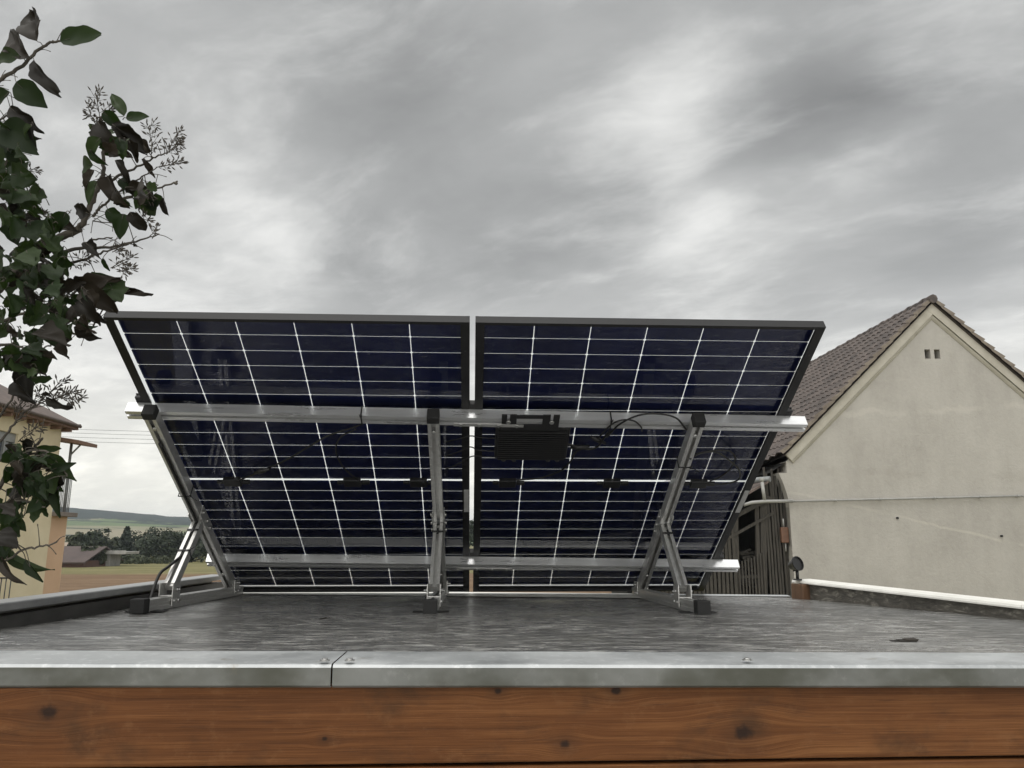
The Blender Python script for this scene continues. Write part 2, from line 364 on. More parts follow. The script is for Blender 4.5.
def leafmat(name, c1, c2, c3, trans):
    m, t, b, oc = newmat(name)
    gi = t.n('ShaderNodeNewGeometry'); n = t.noise(oc, 9, 3); n2 = t.noise(oc, 90, 3)
    g = t.math('ADD', t.math('MULTIPLY', gi.outputs['Random Per Island'], .55), t.math('MULTIPLY', n, .45))
    c = t.ramp(g, [(.25, c1), (.5, c2), (.75, c3)])
    t.set(b.inputs['Base Color'], t.mix(t.math('MULTIPLY', n2, .35), c, c1)); b.inputs['Roughness'].default_value = .55; b.inputs['Specular IOR Level'].default_value = .28
    out = next(q for q in m.node_tree.nodes if q.type == 'OUTPUT_MATERIAL')
    tl = t.n('ShaderNodeBsdfTranslucent', i_0=t.mix(.5, c, (c3[0]*1.2, c3[1]*1.3, c3[2]*.6)))
    mx = t.n('ShaderNodeMixShader', i_0=trans, i_1=b.outputs[0], i_2=tl.outputs[0]); t.set(out.inputs[0], mx.outputs[0]); return m
M['leaf'] = leafmat('lilac_leaf', (.007, .016, .004), (.016, .032, .008), (.034, .056, .016), .26)
M['dry'] = leafmat('withered_leaf', (.007, .006, .004), (.014, .011, .007), (.032, .024, .016), .10)
M['tree_a'] = leafmat('dark_tree_foliage', (.010, .018, .008), (.018, .029, .012), (.032, .044, .019), .08)
M['tree_b'] = leafmat('olive_tree_foliage', (.018, .026, .011), (.032, .041, .017), (.054, .062, .028), .08)
M['conifer'] = leafmat('conifer_foliage', (.008, .014, .008), (.013, .022, .011), (.022, .033, .017), .05)

# ground: ploughed strip and meadow by distance, lawn near by
m, t, b, oc = newmat('field_ground')
sp = t.n('ShaderNodeSeparateXYZ', i_0=oc)
yy = t.math('ADD', sp.outputs[1], t.math('MULTIPLY', t.noise(oc, .04, 3), 8))
n1 = t.noise(t.mapping(oc, (.35, 1.6, 1)), .25, 6, .65); n2 = t.noise(oc, 1.6, 5, .7)
grass = t.ramp(t.math('ADD', t.math('MULTIPLY', n1, .6), t.math('MULTIPLY', n2, .4)), [(.35, (.105, .105, .048)), (.5, (.165, .152, .072)), (.65, (.235, .205, .105))])
soil = t.ramp(t.math('ADD', t.math('MULTIPLY', n1, .6), t.math('MULTIPLY', n2, .4)), [(.35, (.120, .078, .048)), (.5, (.165, .110, .068)), (.65, (.215, .150, .095))])
c = t.mix(t.smooth(yy, 74, 80), soil, grass)
c = t.mix(t.smooth(yy, 30, 38), grass, c)
bounce_ground = t.ramp(t.noise(oc, 7, 5, .7), [(.3, (.26, .25, .235)), (.7, (.40, .39, .365))])  # pale unseen ground added behind the camera to throw light under the rails
c = t.mix(t.smooth(sp.outputs[1], 1.2, 1.25), bounce_ground, c)
t.set(b.inputs['Base Color'], c); b.inputs['Roughness'].default_value = .95; b.inputs['Specular IOR Level'].default_value = .1
bump(t, b, n2, .6, .08); M['ground'] = m
m, t, b, oc = newmat('hill_land')
sp = t.n('ShaderNodeSeparateXYZ', i_0=oc); hz = sp.outputs[2]
wob = t.noise(t.mapping(oc, (.013, .009, .0)), 1.0, 6, .65)
hh = t.math('ADD', hz, t.math('MULTIPLY', t.math('SUBTRACT', wob, .5), 46))
fo = t.noise(oc, .06, 6, .7)
forest = t.ramp(fo, [(.35, (.026, .036, .034)), (.65, (.046, .058, .050))])
vo = t.n('ShaderNodeTexVoronoi', i_Vector=t.mapping(oc, (.0105, .0062, 0), (0, 0, R(14))), i_Scale=1.0)
fc = t.ramp(t.n('ShaderNodeSeparateXYZ', i_0=vo.outputs['Color']).outputs[0], [(.15, (.13, .17, .085)), (.4, (.30, .25, .19)), (.6, (.16, .185, .10)), (.85, (.34, .27, .21))])
fc = t.mix(t.smooth(t.noise(t.mapping(oc, (.006, .02, 0)), 1.4, 4), .56, .60), fc, (.035, .045, .032))
t.set(b.inputs['Base Color'], t.mix(t.smooth(hh, 19.5, 21), fc, forest)); b.inputs['Roughness'].default_value = 1; b.inputs['Specular IOR Level'].default_value = 0
M['hill'] = m

# ------------------------------------------------------------------ ground, hills, far things
def gz(y): return 0.0 if y < 30 else (-.008*(y-30) if y < 170 else -1.12)
gb = MB(); ys = [-60, -20, 0, 10, 30, 50, 75, 100, 130, 170, 260, 500, 900, 1500, 3500]; xs = [-3500, -900, -300, -120, -50, -15, 0, 15, 50, 120, 300, 900, 3500]
gb.add([(x, y, gz(y)) for y in ys for x in xs], [(j*len(xs)+i, j*len(xs)+i+1, (j+1)*len(xs)+i+1, (j+1)*len(xs)+i) for j in range(len(ys)-1) for i in range(len(xs)-1)])
tag(gb.build('ground', M['ground']), kind='structure')

from mathutils import noise as mn
hb = MB(); NX, NY = 150, 46; hv = []
for j in range(NY):
    y = 420+j*30
    for i in range(NX):
        x = -1600+i*24
        px = 475+766*x/y
        s = max(0, min(1, (y-430)/900)); s = s*s*(3-2*s)
        ridge = 55-(16*max(-1.5, min(1.0, (px-70)/115.0))+5*max(0, min(2.5, (px-185)/115.0)))
        fall = 1-.35*max(0, min(1, (y-1500)/300))
        z = -1.5+s*fall*(ridge+4*mn.noise(V((x*.004, y*.004, 1))))+(2.6*mn.noise(V((x*.035, y*.035, 5)))+1.6*mn.noise(V((x*.09, y*.09, 2))) if s > .5 else 0)
        hv.append((x, y, z))
hb.add(hv, [(j*NX+i, j*NX+i+1, (j+1)*NX+i+1, (j+1)*NX+i) for j in range(NY-1) for i in range(NX-1)], 0, True)
tag(hb.build('hills', M['hill']), kind='structure')

def clump(mb, c, rx, ry, rz, n, size, rnd, mi=0, shell=.55):
    for _ in range(n):
        while True:
            p = V((rnd.uniform(-1, 1), rnd.uniform(-1, 1), rnd.uniform(-1, 1)))
            if shell < p.length <= 1: break
        q = c+V((p.x*rx, p.y*ry, p.z*rz)); s = size*rnd.uniform(.6, 1.4)
        nrm = (p+V((rnd.uniform(-.8, .8), rnd.uniform(-.8, .8), rnd.uniform(-.3, .9)))).normalized()
        u = nrm.orthogonal().normalized(); v = nrm.cross(u); a = rnd.uniform(0, 6.28)
        u, v = u*math.cos(a)+v*math.sin(a), v*math.cos(a)-u*math.sin(a)
        mb.add([q-u*s, q-v*s*.55, q+u*s, q+v*s*.6], [(0, 1, 2, 3)], mi)
def crown(mb, base, h, r, rnd, n=16, per=70, size=.32, flat=1.0):
    for k in range(n):
        a = rnd.uniform(0, 6.28); zz = rnd.uniform(.28, .97); rr = r*math.sqrt(max(.05, 1-((zz-.52)/.52)**2))*rnd.uniform(.35, .85)
        c = V(base)+V((math.cos(a)*rr, math.sin(a)*rr, h*zz)); q = r*rnd.uniform(.28, .5)
        clump(mb, c, q, q, q*.8*flat, per, size, rnd)
def tree(name, base, h, r, label, mat, seed, group=None, per=70, size=.32):
    rnd = random.Random(seed); t_ = thing(name, base, label, 'tree', group)
    mb = MB(); base = V(base)
    mb.tube([base-V((0, 0, .3)), base+V((.1, 0, h*.3)), base+V((0, .1, h*.75))], [h*.03, h*.022, h*.008], 7)
    for k in range(5):
        a = k*1.3; p = base+V((0, 0, h*(.25+.09*k)))
        mb.tube([p, p+V((math.cos(a)*r*.5, math.sin(a)*r*.5, h*.18))], [h*.01, h*.004], 5)
    mb.build('trunk', M['bark'], t_)
    cb = MB(); crown(cb, base, h, r, rnd, per=per, size=size); cb.build('crown', mat, t_); return t_
def conifer(base, h, r, label, seed):
    rnd = random.Random(seed); t_ = thing('conifer_tree', base, label, 'tree'); base = V(base)
    mb = MB(); mb.tube([base-V((0, 0, .3)), base+V((0, 0, h*.97))], [h*.022, h*.003], 7); mb.build('trunk', M['bark'], t_)
    cb = MB()
    for k in range(22):
        f = .1+.88*k/21; rr = r*(1-f)*rnd.uniform(.85, 1.15)+.12
        for j in range(7):
            a = rnd.uniform(0, 6.28); c = base+V((math.cos(a)*rr*.6, math.sin(a)*rr*.6, h*f-.15*rr))
            clump(cb, c, rr*.5+.1, rr*.5+.1, .28, 20, .26, rnd, shell=.2)
    cb.build('crown', M['conifer'], t_)
def gpos(px, y):
    p = at_y(px, 560, y); return V((p.x, y, gz(y)))
def hgt(px, ytop, y): return at_y(px, ytop, y).z-gz(y)
conifer(gpos(124, 124), hgt(124, 527.5, 124), 2.0, 'tall narrow dark conifer standing at the left edge of the distant wood', 3)
tree('broadleaf_tree', gpos(96, 130), hgt(96, 532, 130), 2.6, 'rounded dark tree behind the red barn, between the apricot wall and the conifer', M['tree_a'], 11)
tree('broadleaf_tree', gpos(78, 138), hgt(78, 534, 138), 2.3, 'loose olive tree right beside the apricot house wall, above the red barn roof', M['tree_b'], 12)
tree('broadleaf_tree', gpos(92, 99), hgt(92, 549, 99), 1.5, 'small olive tree in front of the bridge, beside the red barn gable', M['tree_b'], 13)
tree('broadleaf_tree', gpos(111, 142), hgt(111, 539, 142), 2.0, 'low pale tree seen over the bridge deck, left of the conifer', M['tree_b'], 14)
rnd = random.Random(5); wb = MB()
for k in range(46):
    px = 134+k*8.2+rnd.uniform(-4, 4); y = rnd.uniform(124, 150); top = (530 if px < 160 else 534)+rnd.uniform(-4, 5)-(14 if 440 < px < 520 else 0)
    crown(wb, gpos(px, y)-V((0, 0, 1.4)), hgt(px, top, y)+1.4, rnd.uniform(2.3, 3.6), rnd, n=13, per=70, size=.27)
tag(wb.build('woodland', [M['tree_a']]), 'dark green wood edging the far end of the field', 'wood', kind='stuff')
rnd = random.Random(6); hbm = MB()
for k in range(60):
    px = 60+k*1.9+rnd.uniform(-1, 1); y = rnd.uniform(112, 118)
    clump(hbm, gpos(px, y)+V((0, 0, .3)), 1.2, 1.0, rnd.uniform(.5, 1.2), 45, .22, rnd)
tag(hbm.build('hedge', M['tree_b']), 'ragged low hedge along the far edge of the meadow', 'hedge', kind='stuff')
# red barn across the field
b0 = gpos(58, 95); rb = thing('red_barn', (b0.x, 95, gz(95)), 'low red-brown field barn with dusty roof beside the apricot wall', 'barn')
mb = MB(); x0, x1 = at_y(40, 560, 95).x, at_y(84, 560, 95).x; z0 = gz(95); zt = at_y(70, 561, 95).z; zr_ = at_y(70, 547.5, 99.5).z
mb.box(x0, x1, 95, 104, z0-.3, zt); mb.build('wall', M['redwall'], rb)
mb = MB(); mb.prism([(-.6, zt-.25), (4.5, zr_), (9.6, zt-.25), (9.6, zt-.1), (4.5, zr_+.16), (-.6, zt-.1)], (x0-.4, 95, 0), (x1+.4, 95, 0), (0, 1, 0), (0, 0, 1)); mb.build('roof', M['redroof'], rb)
# concrete bridge
br = thing('concrete_bridge', gpos(112, 102), 'pale concrete road bridge with a pier in front of the distant wood', 'bridge')
zd = at_y(112, 551.5, 102).z; xa, xb = at_y(88, 560, 102).x, at_y(132, 560, 102).x
mb = MB(); mb.box(xa, xb, 100, 104, zd-.32, zd, .03); mb.build('deck', M['concrete'], br)
mb = MB(); xp = at_y(112, 560, 102).x; mb.box(xp-.4, xp+.4, 100.5, 103.5, gz(102)-.3, zd-.32, .03); mb.build('pier', M['concrete'], br)
mb = MB(); mb.box(xa, xb, 100.05, 100.15, zd, zd+.16, .01); mb.build('parapet', M['concrete'], br)
# overhead lines
poles = []
for (px, lab) in ((10, 'wooden line pole carrying four wires, hidden behind the yellow house'), (420, 'wooden line pole carrying four wires, behind the solar panels')):
    p = at_y(px, 437, 60); pb = MB(); pb.tube([(p.x, 60, gz(60)-.3), (p.x, 60, p.z+.6)], [.16, .11], 10)
    o = pb.build('line_pole', M['oldwood']); tag(o, lab, 'pole', 'poles of the overhead line'); poles.append(p.x)
    cb = MB(); cb.box(p.x-.08, p.x+.08, 59.1, 60.9, p.z+.28, p.z+.40, .01); cb.build('crossarm', M['oldwood'], o)
for k, py in enumerate((431.5, 434.5, 438, 441.5)):
    za = at_y(110, py, 60).z; y = 59.3+k*.45; pts = []
    for i in range(25):
        f = i/24; pts.append((poles[0]+(poles[1]-poles[0])*f, y, za+.35*(2*f-1)**2-.1))
    cb = MB(); cb.tube(pts, .012, 5)
    tag(cb.build('power_line', M['cable']), 'thin wire of the overhead line crossing the sky between yellow house and panels', 'wire', 'wires of the overhead line')

# the air: one closed box of thin haze round the scene
hz_ = MB(); hz_.box(-3700, 3700, -90, 3700, -2.3, 66.0)
hm_ = bpy.data.materials.new('haze_air'); hm_.use_nodes = True; ht = NT(hm_.node_tree); hm_.node_tree.nodes.clear()
pv = ht.n('ShaderNodeVolumePrincipled'); pv.inputs['Color'].default_value = (.80, .87, .95, 1); pv.inputs['Density'].default_value = HAZE_DENSITY; pv.inputs['Anisotropy'].default_value = .2
ho = ht.n('ShaderNodeOutputMaterial'); hm_.node_tree.links.new(pv.outputs[0], ho.inputs['Volume'])
tag(hz_.build('haze', hm_), kind='stuff')

# ------------------------------------------------------------------ barn with plastered gable (right)
BA = R(1.15)
bu = V((math.cos(BA), -math.sin(BA), 0)); bv = V((math.sin(BA), math.cos(BA), 0)); bz = V((0, 0, 1))
BV = 20.0
def BF(u, v, z): return bu*u+bv*v+bz*z
def bpx(px, py, v=BV):
    p = at_plane(px, py, bv*v, bv); return p.dot(bu), p.z
pu, pz = bpx(930.5, 311.5); eu, ez = bpx(785, 462.5)
cu, cz = bpx(785, 470); cu2, _ = bpx(797, 592); wu = (cu+cu2)/2
half = pu-wu; ur = pu+half
slope = (pz-ez)/(pu-eu)
zl = pz-slope*(pu-wu)
LEN = 15.0
barn = thing('barn', BF(pu, BV, 0), 'old barn with grey plastered gable, two vent holes and brown tiled roof', 'barn')
mb = MB()
vents = [bpx(x, 354) for x in (927.6, 937.2)]
VW, VH = .080, .130
# gable wall as a sheet with two openings, built in horizontal bands
zs_v = (vents[0][1]-VH, vents[0][1]+VH)
def edge_l(z): return wu if z <= zl else pu-(pz-z)/slope
def edge_r(z): return ur if z <= zl else pu+(pz-z)/slope
def band(z0, z1, cuts=None):
    xs0 = [edge_l(z0), edge_r(z0)]; xs1 = [edge_l(z1), edge_r(z1)]
    if not cuts: mb.quad(BF(xs0[0], BV, z0), BF(xs0[1], BV, z0), BF(xs1[1], BV, z1), BF(xs1[0], BV, z1)); return
    a = cuts
    segs = [((xs0[0], xs1[0]), (a[0], a[0])), ((a[1], a[1]), (a[2], a[2])), ((a[3], a[3]), (xs0[1], xs1[1]))]
    for (l0, l1), (r0, r1) in segs: mb.quad(BF(l0, BV, z0), BF(r0, BV, z0), BF(r1, BV, z1), BF(l1, BV, z1))
band(-.3, zl); band(zl, zs_v[0])
cuts = [vents[0][0]-VW, vents[0][0]+VW, vents[1][0]-VW, vents[1][0]+VW]
band(zs_v[0], zs_v[1], cuts)
zm = zs_v[1]; mb.add([BF(edge_l(zm), BV, zm), BF(edge_r(zm), BV, zm), BF(pu, BV, pz)], [(0, 1, 2)])
for (u, z) in vents:                                        # reveals
    a, b_, c, d = [(u-VW, z-VH), (u+VW, z-VH), (u+VW, z+VH), (u-VW, z+VH)]
    for (p, q) in ((a, b_), (b_, c), (c, d), (d, a)): mb.quad(BF(p[0], BV, p[1]), BF(q[0], BV, q[1]), BF(q[0], BV+.3, q[1]), BF(p[0], BV+.3, p[1]))
# thickness of the wall: left return, right return
mb.quad(BF(wu, BV, -.3), BF(wu, BV, zl), BF(wu, BV+.45, zl), BF(wu, BV+.45, -.3)); mb.quad(BF(ur, BV, -.3), BF(ur, BV+LEN, -.3), BF(ur, BV+LEN, zl), BF(ur, BV, zl))
mb.build('gable_wall', M['plaster'], barn)
mb = MB()
for (u, z) in vents: mb = MB(); mb.quad(BF(u-VW-.05, BV+.3, z-VH-.05), BF(u+VW+.05, BV+.3, z-VH-.05), BF(u+VW+.05, BV+.3, z+VH+.05), BF(u-VW-.05, BV+.3, z+VH+.05)); mb.build('vent_opening', M['dark'], barn)
# left shoulder of the wall, corbelled out under the eave
mb = MB(); cw = .22
prof = [(wu+.0, zl-2.2)]
for k in range(9):
    f = k/8; prof.append((wu-cw*(1-math.cos(f*math.pi/2))*1.0, zl-1.2+f*.90))
prof += [(wu+.02, zl-.30)]
vs = [BF(u, BV-.004, z) for u, z in prof]+[BF(u, BV+.45, z) for u, z in prof]; n = len(prof)
mb.add(vs, [tuple(range(n)), tuple(range(n, 2*n))[::-1]]+[(i, n+i, n+(i+1) % n, (i+1) % n) for i in range(n)])
mb.build('corbel', M['plaster'], barn)
# tiled slopes
sl_dir = {-1: V(BF(-1, 0, -slope)).normalized(), 1: V(BF(1, 0, -slope)).normalized()}
def tiled(side, s_end_front, s_end_back, name):
    mb = MB(); dn = sl_dir[side]; nrm = (bu*side*slope+bz).normalized()
    top = BF(pu, 0, pz+.34)
    course, tw, sub = .345, .30, 6
    nc = int(max(s_end_front, s_end_back)/course)+1
    v0, v1 = BV-.16, BV+LEN; nt = int((v1-v0)/tw); vs = [v0+(v1-v0)*i/(nt*sub) for i in range(nt*sub+1)]
    wave = [0, .026, .048, .058, .048, .026]
    for c in range(nc):
        sA, sB = c*course, (c+1)*course+.04
        rowA, rowB, rowC = [], [], []
        for i, v in enumerate(vs):
            f = (v-v0)/(v1-v0); lim = s_end_front+(s_end_back-s_end_front)*min(1, f*2.2)
            h = wave[i % sub]; j = .006*mn.noise(V((v*2, c*.7, side)))
            a, b_ = min(sA, lim), min(sB, lim)
            rowA.append(top+bv*v+dn*a+nrm*(h+j)); rowB.append(top+bv*v+dn*b_+nrm*(h+.026+j)); rowC.append(top+bv*v+dn*b_+nrm*(h-.004+j))
        n = len(vs); k = rowA+rowB+rowC
        fs = [(i, i+1, n+i+1, n+i) for i in range(n-1)]+[(n+i, n+i+1, 2*n+i+1, 2*n+i) for i in range(n-1)]
        # front edge of the course
        mb.add(k, fs, 0, False)
        a, b_ = sA, min(sB, s_end_front)
        if sA < s_end_front:
            A, B = top+bv*(v0-.004)+dn*a, top+bv*(v0-.004)+dn*b_
            mb.add([A+nrm*.020, B+nrm*.088, B-nrm*.03, A-nrm*.05], [(0, 1, 2, 3)], 1)
    # underside
    A = top-nrm*.09
    e = s_end_front
    mb.add([A+bv*v0, A+bv*v0+dn*e, A+bv*v1+dn*s_end_back, A+bv*v1], [(0, 3, 2, 1)], 0)
    return mb.build(name, [M['tile'], M['tile_edge']], barn)
SL = math.sqrt(1+slope*slope)
tiled(-1, (pu-eu)*SL+.16, (pu-eu)*SL+2.3, 'roof')
tiled(1, half*SL+.6, half*SL+.6, 'roof')
mb = MB(); pts = [BF(pu, BV-.2+i*.38, pz+.36+(.02 if i % 2 else 0)) for i in range(int(LEN/.38))]
for i in range(len(pts)-1): mb.tube([pts[i]-bz*.05, pts[i+1]-bz*.05], [.125, .10], 8)
mb.build('ridge_cap', M['tile'], barn)
# verge mouldings down both rakes
for side in (-1, 1):
    dn = sl_dir[side]; nrm = (bu*side*slope+bz).normalized(); L_ = (pu-eu)*SL+.0 if side < 0 else half*SL+.5
    mb = MB(); P = BF(pu, BV-(.004 if side > 0 else 0), pz)+bz*.20
    mb.prism([(0, .035), (-.20, .035), (-.22, .015), (-.22, 0), (0, 0)], P-bv*.09-dn*.0, P-bv*.09+dn*L_, nrm, bv)
    mb.prism([(.0, .0), (-.19, .0), (-.19, .085), (.0, .085)], P-bv*.085, P-bv*.085+dn*L_, nrm, bv)
    P2 = P-nrm*.221
    mb.prism([(.0, -.05), (-.045, -.05), (-.09, -.015), (-.10, 0), (0, 0)], P2, P2+dn*L_, nrm, bv)
    mb.build('verge_moulding', M['verge'], barn)
mb = MB(); mb.add([BF(wu-.02, BV+.02, zl-.03), BF(ur+.3, BV+.02, zl-.03), BF(ur+.3, BV+LEN, zl-.03), BF(wu-.02, BV+LEN, zl-.03), BF(wu-.36, BV+.25, zl-.28), BF(wu-.36, BV+LEN, zl-.28)], [(0, 1, 2, 3), (0, 3, 5, 4)]); mb.build('loft_floor', M['dark'], barn)
mb = MB(); vE = BV+LEN-.05; mb.add([BF(wu-.4, vE, -.3), BF(ur+.3, vE, -.3), BF(ur+.3, vE, zl), BF(pu, vE, pz+.2), BF(wu-.4, vE, zl-.3)], [(0, 1, 2, 3, 4)]); mb.build('rear_gable_wall', M['plaster'], barn)
# side wall, boarded, and far gable
mb = MB(); mb.quad(BF(wu+.02, BV+.45, -.3), BF(wu+.02, BV+LEN, -.3), BF(wu+.02, BV+LEN, zl), BF(wu+.02, BV+.45, zl)); mb.build('side_wall', M['oldwood'], barn)
# drain pipe along the gable
mb = MB()
def gp(px, py, off=.10):
    u, z = bpx(px, py, BV-off); return BF(u, BV-off, z)
pts = [gp(744, 505, .12), gp(752, 502.5, .12), gp(764, 501.5, .12), gp(793, 501, .12)]
mb.tube(pts, .045, 10); mb.build('pipe_elbow', M['pipe'], barn)
mb = MB(); p0, p1 = gp(793, 501.2, .10), gp(1060, 495, .10); mb.tube([p0, p1], .027, 10)
for px in (835, 880, 934, 980, 1018):
    f = (px-793)/(1060-793); q = p0+(p1-p0)*f; mb.cyl(q-bu*.03, bu, .034, .06); mb.frame_box(q+bv*.05, bu, bv, bz, .012, .05, .02)
mb.build('drain_pipe', M['pipe'], barn)
mb = MB(); a = gp(762, 482, .12); mb.tube([a, gp(764.5, 500, .12)], .045, 10); mb.tube([a, a+bz*.10], [.045, .075], 10); mb.build('downpipe', M['pipe'], barn)
mb = MB(); g0, g1 = BF(bpx(770, 479)[0], BV-.02, bpx(770, 479)[1]), BF(bpx(700, 488)[0], BV+1.4, bpx(720, 486)[1]+.1)
mb.tube([g0, g1], .075, 10); mb.build('gutter', M['grey_metal'], barn)
for (px, py) in ((897, 518), (1001, 536)):
    mb = MB(); q = gp(px, py, .0); mb.cyl(q, -bv, .028, .05); mb.build('wall_anchor', M['rubber'], barn)

# open wood shed of old slats left of the barn
ws = thing('slatted_shed', BF(bpx(755, 590)[0], BV+.3, 0), 'open lean-to of weathered slats with dark interior beside the plastered gable', 'shed')
rnd = random.Random(21)
mb = MB(); SV = BV+.25
u0, u1 = bpx(767, 540, SV)[0], bpx(794, 540, SV)[0]
nb = 9
for i in range(nb):
    ua = u0+(u1-u0)*i/nb; wd = (u1-u0)/nb*.72; zt = bpx(775, 470+rnd.uniform(-6, 14), SV)[1]
    tl = rnd.uniform(-.04, .04); zb = -.1
    c = BF(ua+wd/2, SV+rnd.uniform(-.02, .03), (zt+zb)/2)
    mb.frame_box(c, bu+bz*0, bv, bz+bu*tl*.3, wd/2, .014, (zt-zb)/2, .003)
mb.build('tall_boards', M['oldwood'], ws)
mb = MB(); u0, u1 = bpx(640, 560, SV)[0], bpx(737, 560, SV)[0]; nb = 24
for i in range(nb):
    ua = u0+(u1-u0)*i/nb; wd = (u1-u0)/nb*.70; zt = bpx(720, (528 if i > nb-6 else 541)+rnd.uniform(-2, 2), SV)[1]
    if i == nb-1: zt = bpx(720, 500, SV)[1]
    c = BF(ua+wd/2, SV+rnd.uniform(-.02, .03), (zt-.1)/2); mb.frame_box(c, bu, bv, bz+bu*rnd.uniform(-.012, .012), wd/2, .014, (zt+.1)/2, .003)
mb.build('low_boards', M['oldwood'], ws)
mb = MB(); u0, u1 = bpx(737, 560, SV)[0], bpx(765, 560, SV)[0]; nb = 9; zt = bpx(750, 563, SV)[1]; zt0 = zt-.03
for i in range(nb):
    ua = u0+(u1-u0)*(i+.2)/nb; wd = (u1-u0)/nb*.5; f = i/(nb-1)
    zz = zt+.30*(f-.35)+rnd.uniform(-.03, .03)+.1
    c = BF(ua+wd/2, SV-.03, (zz-.1)/2); mb.frame_box(c, bu, bv, bz, wd/2, .011, (zz+.1)/2, .003)
for zz in (.7, zt-.35): mb.frame_box(BF((u0+u1)/2, SV+.005, zz), bu, bv, bz, (u1-u0)/2, .018, .04, .003)
mb.build('picket_gate', M['oldwood'], ws)
mb = MB()
for (pxa, pya, pxb, pyb, wdt) in ((763, 500, 763, 600, .075), (757, 505, 758, 600, .05), (736, 515, 736, 600, .06), (645, 530, 645, 600, .06)):
    ua, za = bpx(pxa, pya, SV); ub, zb = bpx(pxb, pyb, SV)
    a, b_ = BF(ua, SV+.06, za), BF(ub, SV+.06, -.1); mb.prism([(-wdt, -.05), (wdt, -.05), (wdt, .05), (-wdt, .05)], a, b_, bu, bv)
for (pxa, pya, pxb, pyb, wdt) in ((640, 566, 770, 498, .06), (690, 560, 775, 512, .035)):
    ua, za = bpx(pxa, pya, SV); ub, zb = bpx(pxb, pyb, SV); a, b_ = BF(ua, SV+.02, za), BF(ub, SV+.02, zb)
    mb.prism([(-.05, -wdt), (.05, -wdt), (.05, wdt), (-.05, wdt)], a, b_, bv)
mb.build('timber_frame', M['oldwood'], ws)
ul, ur_ = bpx(630, 560)[0], wu-.03
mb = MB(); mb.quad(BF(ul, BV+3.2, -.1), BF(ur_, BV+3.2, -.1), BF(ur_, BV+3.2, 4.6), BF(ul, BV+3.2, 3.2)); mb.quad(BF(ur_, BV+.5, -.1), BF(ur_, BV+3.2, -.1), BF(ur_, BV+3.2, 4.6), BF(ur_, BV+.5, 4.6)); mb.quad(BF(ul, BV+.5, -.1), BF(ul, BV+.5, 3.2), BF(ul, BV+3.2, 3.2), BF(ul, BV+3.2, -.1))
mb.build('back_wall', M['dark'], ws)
mb = MB(); za = bpx(690, 528, BV)[1]; ua = bpx(690, 528, BV)[0]; ub, zb = bpx(768, 483, BV)
A, B = BF(ua, BV-.05, za), BF(ub, BV-.05, zb); A2, B2 = A+bv*3.3, B+bv*3.3; th = bz*.06
mb.add([A, B, B2, A2, A+th, B+th, B2+th, A2+th], [(0, 3, 2, 1), (4, 5, 6, 7), (0, 1, 5, 4), (1, 2, 6, 5), (2, 3, 7, 6), (3, 0, 4, 7)]); mb.build('roof', M['brown_roof'], ws)
# stacked logs and scrap wood in the opening
lg = thing('firewood_pile', BF(bpx(750, 560)[0], BV+.8, 0), 'untidy pile of logs and offcuts inside the dark slatted lean-to', 'firewood')
mb = MB(); ub, zb = bpx(750, 556, BV+.8)
for i in range(80):
    u = ub+rnd.uniform(-1.2, .42); z = rnd.uniform(.1, max(.2, zb+.02)); c = BF(u, BV+.6+rnd.uniform(0, .3), z); r = rnd.uniform(.05, .1)
    d_ = (bv+bu*rnd.uniform(-.5, .5)+bz*rnd.uniform(-.2, .2)).normalized(); mb.cyl(c, d_, r, .45, 8)
for i in range(7):
    c = BF(ub+rnd.uniform(-.5, .35), BV+.7, zb+rnd.uniform(-.02, .12)); a = rnd.uniform(-.6, .5)
    mb.frame_box(c, bu*math.cos(a)+bz*math.sin(a), bv, bz*math.cos(a)-bu*math.sin(a), rnd.uniform(.2, .38), .06, .02, .004)
mb.build('logs', M['oldwood'], lg)
bx = thing('junction_cabinet', BF(bpx(784, 535, SV-.02)[0], SV-.05, 0)+bz*bpx(784, 543, SV)[1], 'small rust-brown box on the tall grey boards beside the gable corner', 'box')
mb = MB(); u, z = bpx(784, 535, SV-.05); mb.frame_box(BF(u, SV-.08, z), bu, bv, bz, .10, .055, .20, .015); mb.build('casing', M['rust'], bx)
mb = MB(); mb.tube([BF(u, SV-.06, z+.2), BF(u, SV-.06, z+.42)], .022, 8); mb.build('conduit', M['pipe'], bx); mb = MB(); mb.tube([BF(u+.02, SV-.06, z-.2), BF(u+.02, SV-.06, z-.42)], .022, 8); mb.build('conduit', M['pipe'], bx)

# ------------------------------------------------------------------ yellow house (left)
HX = at_y(56, 480, 22.0).x
hs = thing('yellow_house', (HX, 16, 0), 'yellow rendered house with brown overhanging roof, apricot annexe and balcony at left', 'house')
za_e = at_y(62, 428, 22).z
mb = MB(); HB = 22.0; HF = 9.0
wy0, wy1 = at_x(-6, 440, HX), at_x(13, 440, HX)
def hy(px): return at_x(px, 480, HX).y
Y0, Y1 = hy(-8), hy(13); zW0, zW1 = at_x(5, 462, HX).z, at_x(5, 431, HX).z
def face(y0, y1, z0, z1): mb.quad((HX, y0, z0), (HX, y1, z0), (HX, y1, z1), (HX, y0, z1))
face(HF, Y0, -.3, za_e); face(Y1, HB, -.3, za_e); face(Y0, Y1, -.3, zW0); face(Y0, Y1, zW1, za_e)
mb.quad((HX, HB, -.3), (HX-9, HB, -.3), (HX-9, HB, za_e), (HX, HB, za_e)); mb.quad((HX-9, HF, -.3), (HX, HF, -.3), (HX, HF, za_e), (HX-9, HF, za_e)); mb.quad((HX-9, HB, -.3), (HX-9, HF, -.3), (HX-9, HF, za_e), (HX-9, HB, za_e))
